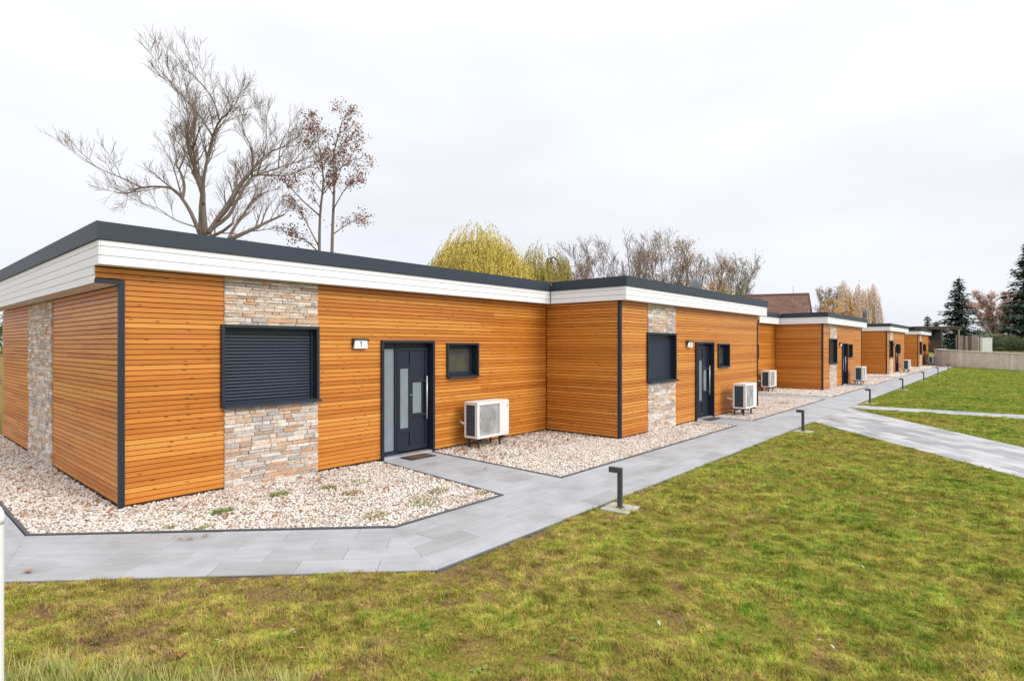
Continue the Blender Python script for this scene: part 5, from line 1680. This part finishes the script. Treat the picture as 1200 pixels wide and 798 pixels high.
# raised ground behind the wall
mb = MB()
n = len(WP)
vs = [(x + 0.25, y + 0.28, z - 0.07) for (x, y), z in zip(WP, ZT)] + [(330, 30, 1.75), (330, -60, 1.7), (200, -140, 1.2), (80, -160, 0.7)]
mb.add(vs, [tuple(range(len(vs) - 1, -1, -1))])
ob = mb.build('raised_lawn', 'lawn_soil'); tag(ob, kind='structure')
e = empty('retaining_wall', (WP[2][0], WP[2][1], 0))
tag(e, 'low concrete retaining wall of upright panels at the end of the path', 'wall')
for s in range(n - 1):
    a, b2 = Vector(WP[s] + (0,)), Vector(WP[s + 1] + (0,))
    Ln = (b2 - a).length; d = (b2 - a) / Ln; ang = math.atan2(d.y, d.x)
    k = int(Ln / 0.33)
    for i in range(k):
        t = (i + .5) / k
        zt = ZT[s] + (ZT[s + 1] - ZT[s]) * t
        p = a + d * Ln * t
        mb = MB(); w2 = Ln / k / 2 - 0.008
        mb.box(-w2, w2, -0.09 + random.uniform(-.008, .008), 0.12, -0.06, zt - 0.09)
        mb.build('panel', 'palisade', e, (p.x - e.location.x, p.y - e.location.y, 0), ang + math.pi, bevel=0.01)
    mb = MB()
    nrm = Vector((-d.y, d.x, 0))
    z0, z1 = ZT[s], ZT[s + 1]
    lo = [a + nrm * .16, b2 + nrm * .16, b2 - nrm * .18, a - nrm * .18]
    o_ = Vector((e.location.x, e.location.y, 0))
    mb.add([tuple(v - o_ + Vector((0, 0, z - .088))) for v, z in zip(lo, (z0, z1, z1, z0))] + [tuple(v - o_ + Vector((0, 0, z))) for v, z in zip(lo, (z0, z1, z1, z0))],
           [(0, 1, 2, 3), (7, 6, 5, 4), (0, 4, 5, 1), (1, 5, 6, 2), (2, 6, 7, 3), (3, 7, 4, 0)])
    mb.build('coping', 'concrete_light', e)

FACE = YAW - R(90)
# open timber shelter
p = at((1102 - 600) * 66 / 670, 66, 1.55)
e = empty('timber_shelter', p, FACE); tag(e, 'dark open timber shelter with flat roof above the retaining wall', 'shelter')
for x in (-2.5, 0.1, 2.1):
    for y in (0, 3.0):
        mb = MB(); mb.box(x - .09, x + .09, y - .09, y + .09, -.1, 2.45); mb.build('post', 'old_timber' if x > 2 else 'dark_timber', e)
for y in (-0.05, 3.0):
    mb = MB(); mb.box(-2.9, 2.4, y - .07, y + .07, 2.451, 2.66); mb.build('beam', 'old_timber', e)
mb = MB(); mb.box(-3.0, 2.5, -.4, 3.4, 2.661, 2.76); mb.build('roof', 'dark_timber', e)
mb = MB(); mb.box(-2.6, 2.2, 2.7, 2.8, -.1, 2.44); mb.build('back_wall', 'shelter_shade', e)  # near-black colour paints in the shade inside the open shelter
mb = MB(); mb.tube([(1.1, 0.2, 2.3), (1.1, 0.2, 1.95)], [0.30, 0.42], 12); mb.build('hanging_basket', 'old_timber', e)
e2 = empty('wood_stack', at((1094 - 600) * 66.5 / 670, 66.6, 1.5), FACE); tag(e2, 'dark heap of stacked logs inside the timber shelter', 'wood stack')
for r_ in range(5):
    for c_ in range(7):
        mb = MB(); x = -0.9 + c_ * .27 + (r_ % 2) * .13; mb.tube([(x, 0, .14 + r_ * .235), (x, 0.9, .14 + r_ * .235)], .13, 8); mb.build('log', 'dark_timber', e2)
e2 = empty('folded_parasol', at((1087 - 600) * 64.5 / 670, 64.6, 1.5), FACE); tag(e2, 'dull red folded parasol in front of the shelter', 'parasol')
mb = MB(); mb.tube([(0, 0, 0), (0, 0, 2.0)], .03, 8); mb.build('pole', 'pole_grey', e2)
mb = MB(); mb.tube([(0, 0, .75), (0, 0, .95), (0, 0, 1.5), (0, 0, 2.05)], [.28, .32, .16, .03], 10); mb.build('canopy', 'fabric_red', e2)
# board fence
e = empty('board_fence', at((1138 - 600) * 66 / 670, 66, 1.5), FACE); tag(e, 'weathered grey brown upright board fence between shelter and white cabinet', 'fence')
x = -1.75
while x < 1.5:
    w = random.uniform(.14, .2)
    mb = MB(); mb.box(x, x + w - .015, random.uniform(-.02, .02), .045, -.05, 1.75 + random.uniform(-.05, .07)); mb.build('board', random.choice(('old_timber', 'old_timber', 'dark_timber')), e)
    x += w
mb = MB(); mb.box(-1.75, 1.5, .047, .10, .4, .5); mb.box(-1.75, 1.5, .047, .10, 1.3, 1.4); mb.build('rail', 'dark_timber', e)
# white cabinet
e = empty('white_cabinet', at((1157 - 600) * 60 / 670, 60, 1.40), FACE); tag(e, 'white upright cabinet standing by the black fence', 'cabinet')
mb = MB(); mb.box(-.52, .52, 0, .5, .04, 1.50); mb.build('body', 'post_white', e, bevel=.015)
mb = MB(); mb.box(-.55, .55, -.03, .53, 1.501, 1.55); mb.build('lid', 'post_white', e, bevel=.01)
mb = MB(); mb.box(.08, .2, -.012, -.002, 1.28, 1.36); mb.build('lock', 'ac_dark', e)
mb = MB(); mb.box(-.5, .5, .02, .48, -.08, .039); mb.build('plinth', 'concrete', e)
# black mesh fence
p0 = at((1148 - 600) * 58.5 / 670, 58.5); p1 = at((1290 - 600) * 50 / 670, 50)
dd = (p1 - p0); Lf = dd.length
e = empty('mesh_fence', (p0.x, p0.y, 1.38), math.atan2(dd.y, dd.x)); tag(e, 'black wire mesh fence on the raised lawn at right', 'fence')
npan = 7
for i in range(npan + 1):
    x = Lf * i / npan
    mb = MB(); mb.box(x - .03, x + .03, -.03, .03, -.4, 1.6); mb.build('post', 'fence_black', e)
for i in range(npan):
    a, b2 = Lf * i / npan + .03, Lf * (i + 1) / npan - .03
    mb = MB()
    for k in range(9): 
        z = 0.02 + k * .185; mb.box(a, b2, -.006, .006, z - .006, z + .006)
    k = int((b2 - a) / .06)
    for j in range(k + 1):
        x = a + (b2 - a) * j / k; mb.box(x - .004, x + .004, -.0095, -.0065, 0, 1.52)
    mb.build('mesh_panel', 'fence_black', e)
# dark screen hedge line behind it
for k, u in enumerate((1172, 1196, 1222)):
    shrub((u - 600) * 63 / 670, 63, 3.4, 1.2, 1.9, ('clipped dark hedge behind the mesh fence, left piece', 'clipped dark hedge behind the mesh fence, middle piece', 'clipped dark hedge behind the mesh fence, right piece')[k], 70 + k, z=1.42, n=1200, leaf=.08)

# house with the tiled roof, far behind
DH = 64.0; KH = DH / 670
p = at((948 - 600) * KH, DH)
e = empty('tiled_house', p, FACE - R(20)); tag(e, 'far house with brown red tiled gable roof above the second house', 'house')
zr, ze, run_ = 7.85, 3.4, 4.9
x0, x1 = -11.0, 0.0
mb = MB(); mb.box(x0 + .3, x1 - .3, -run_ + .5, run_ - .5, -.1, ze); 
mb.add([(x0 + .3, -run_ + .5, ze), (x0 + .3, run_ - .5, ze), (x0 + .3, 0, zr - .5), (x1 - .3, -run_ + .5, ze), (x1 - .3, run_ - .5, ze), (x1 - .3, 0, zr - .5)], [(0, 1, 2), (3, 5, 4), (0, 2, 5, 3), (2, 1, 4, 5)])
mb.build('wall', 'render_cream', e)
mb = MB()
for sgn in (-1, 1):
    NC = 20
    for k in range(NC):
        t0, t1 = k / NC, (k + 1) / NC + .012
        ya, za = sgn * run_ * (1 - t0), ze - .2 + (zr - ze + .2) * t0
        yb, zb_ = sgn * run_ * (1 - t1), ze - .2 + (zr - ze + .2) * t1
        for c_ in range(36):
            xa = x0 + (x1 - x0) * c_ / 36; xb = x0 + (x1 - x0) * (c_ + 1) / 36 - .012
            mb.cur = random.random()
            mb.add([(xa, ya, za + .06), (xb, ya, za + .06), (xb, yb, zb_), (xa, yb, zb_), (xa, ya, za), (xb, ya, za)], [(0, 1, 2, 3), (4, 5, 1, 0)] if sgn < 0 else [(3, 2, 1, 0), (0, 1, 5, 4)])
rf = mb.build('roof', 'roof_tile', e, rnd=True)
mb = MB(); mb.tube([(x0, 0, zr + .03), (x1, 0, zr + .03)], .13, 8); mb.build('ridge_cap', 'roof_tile', rf)
mb = MB(); mb.tube([(-1.6, 0, zr), (-1.6, 0, zr + .9)], .02, 5); mb.build('antenna', 'pole_grey', rf)
for sgn in (-1, 1):
    mb = MB()
    mb.add([(x1 - .05, sgn * run_, ze - .24), (x1 + .03, sgn * run_, ze - .24), (x1 + .03, 0, zr - .04), (x1 - .05, 0, zr - .04), (x1 - .05, sgn * run_, ze - .05), (x1 + .03, sgn * run_, ze - .05), (x1 + .03, 0, zr + .12), (x1 - .05, 0, zr + .12)],
           [(0, 1, 2, 3), (7, 6, 5, 4), (0, 4, 5, 1), (1, 5, 6, 2), (2, 6, 7, 3), (3, 7, 4, 0)])
    mb.build('verge_board', 'dark_timber', rf)
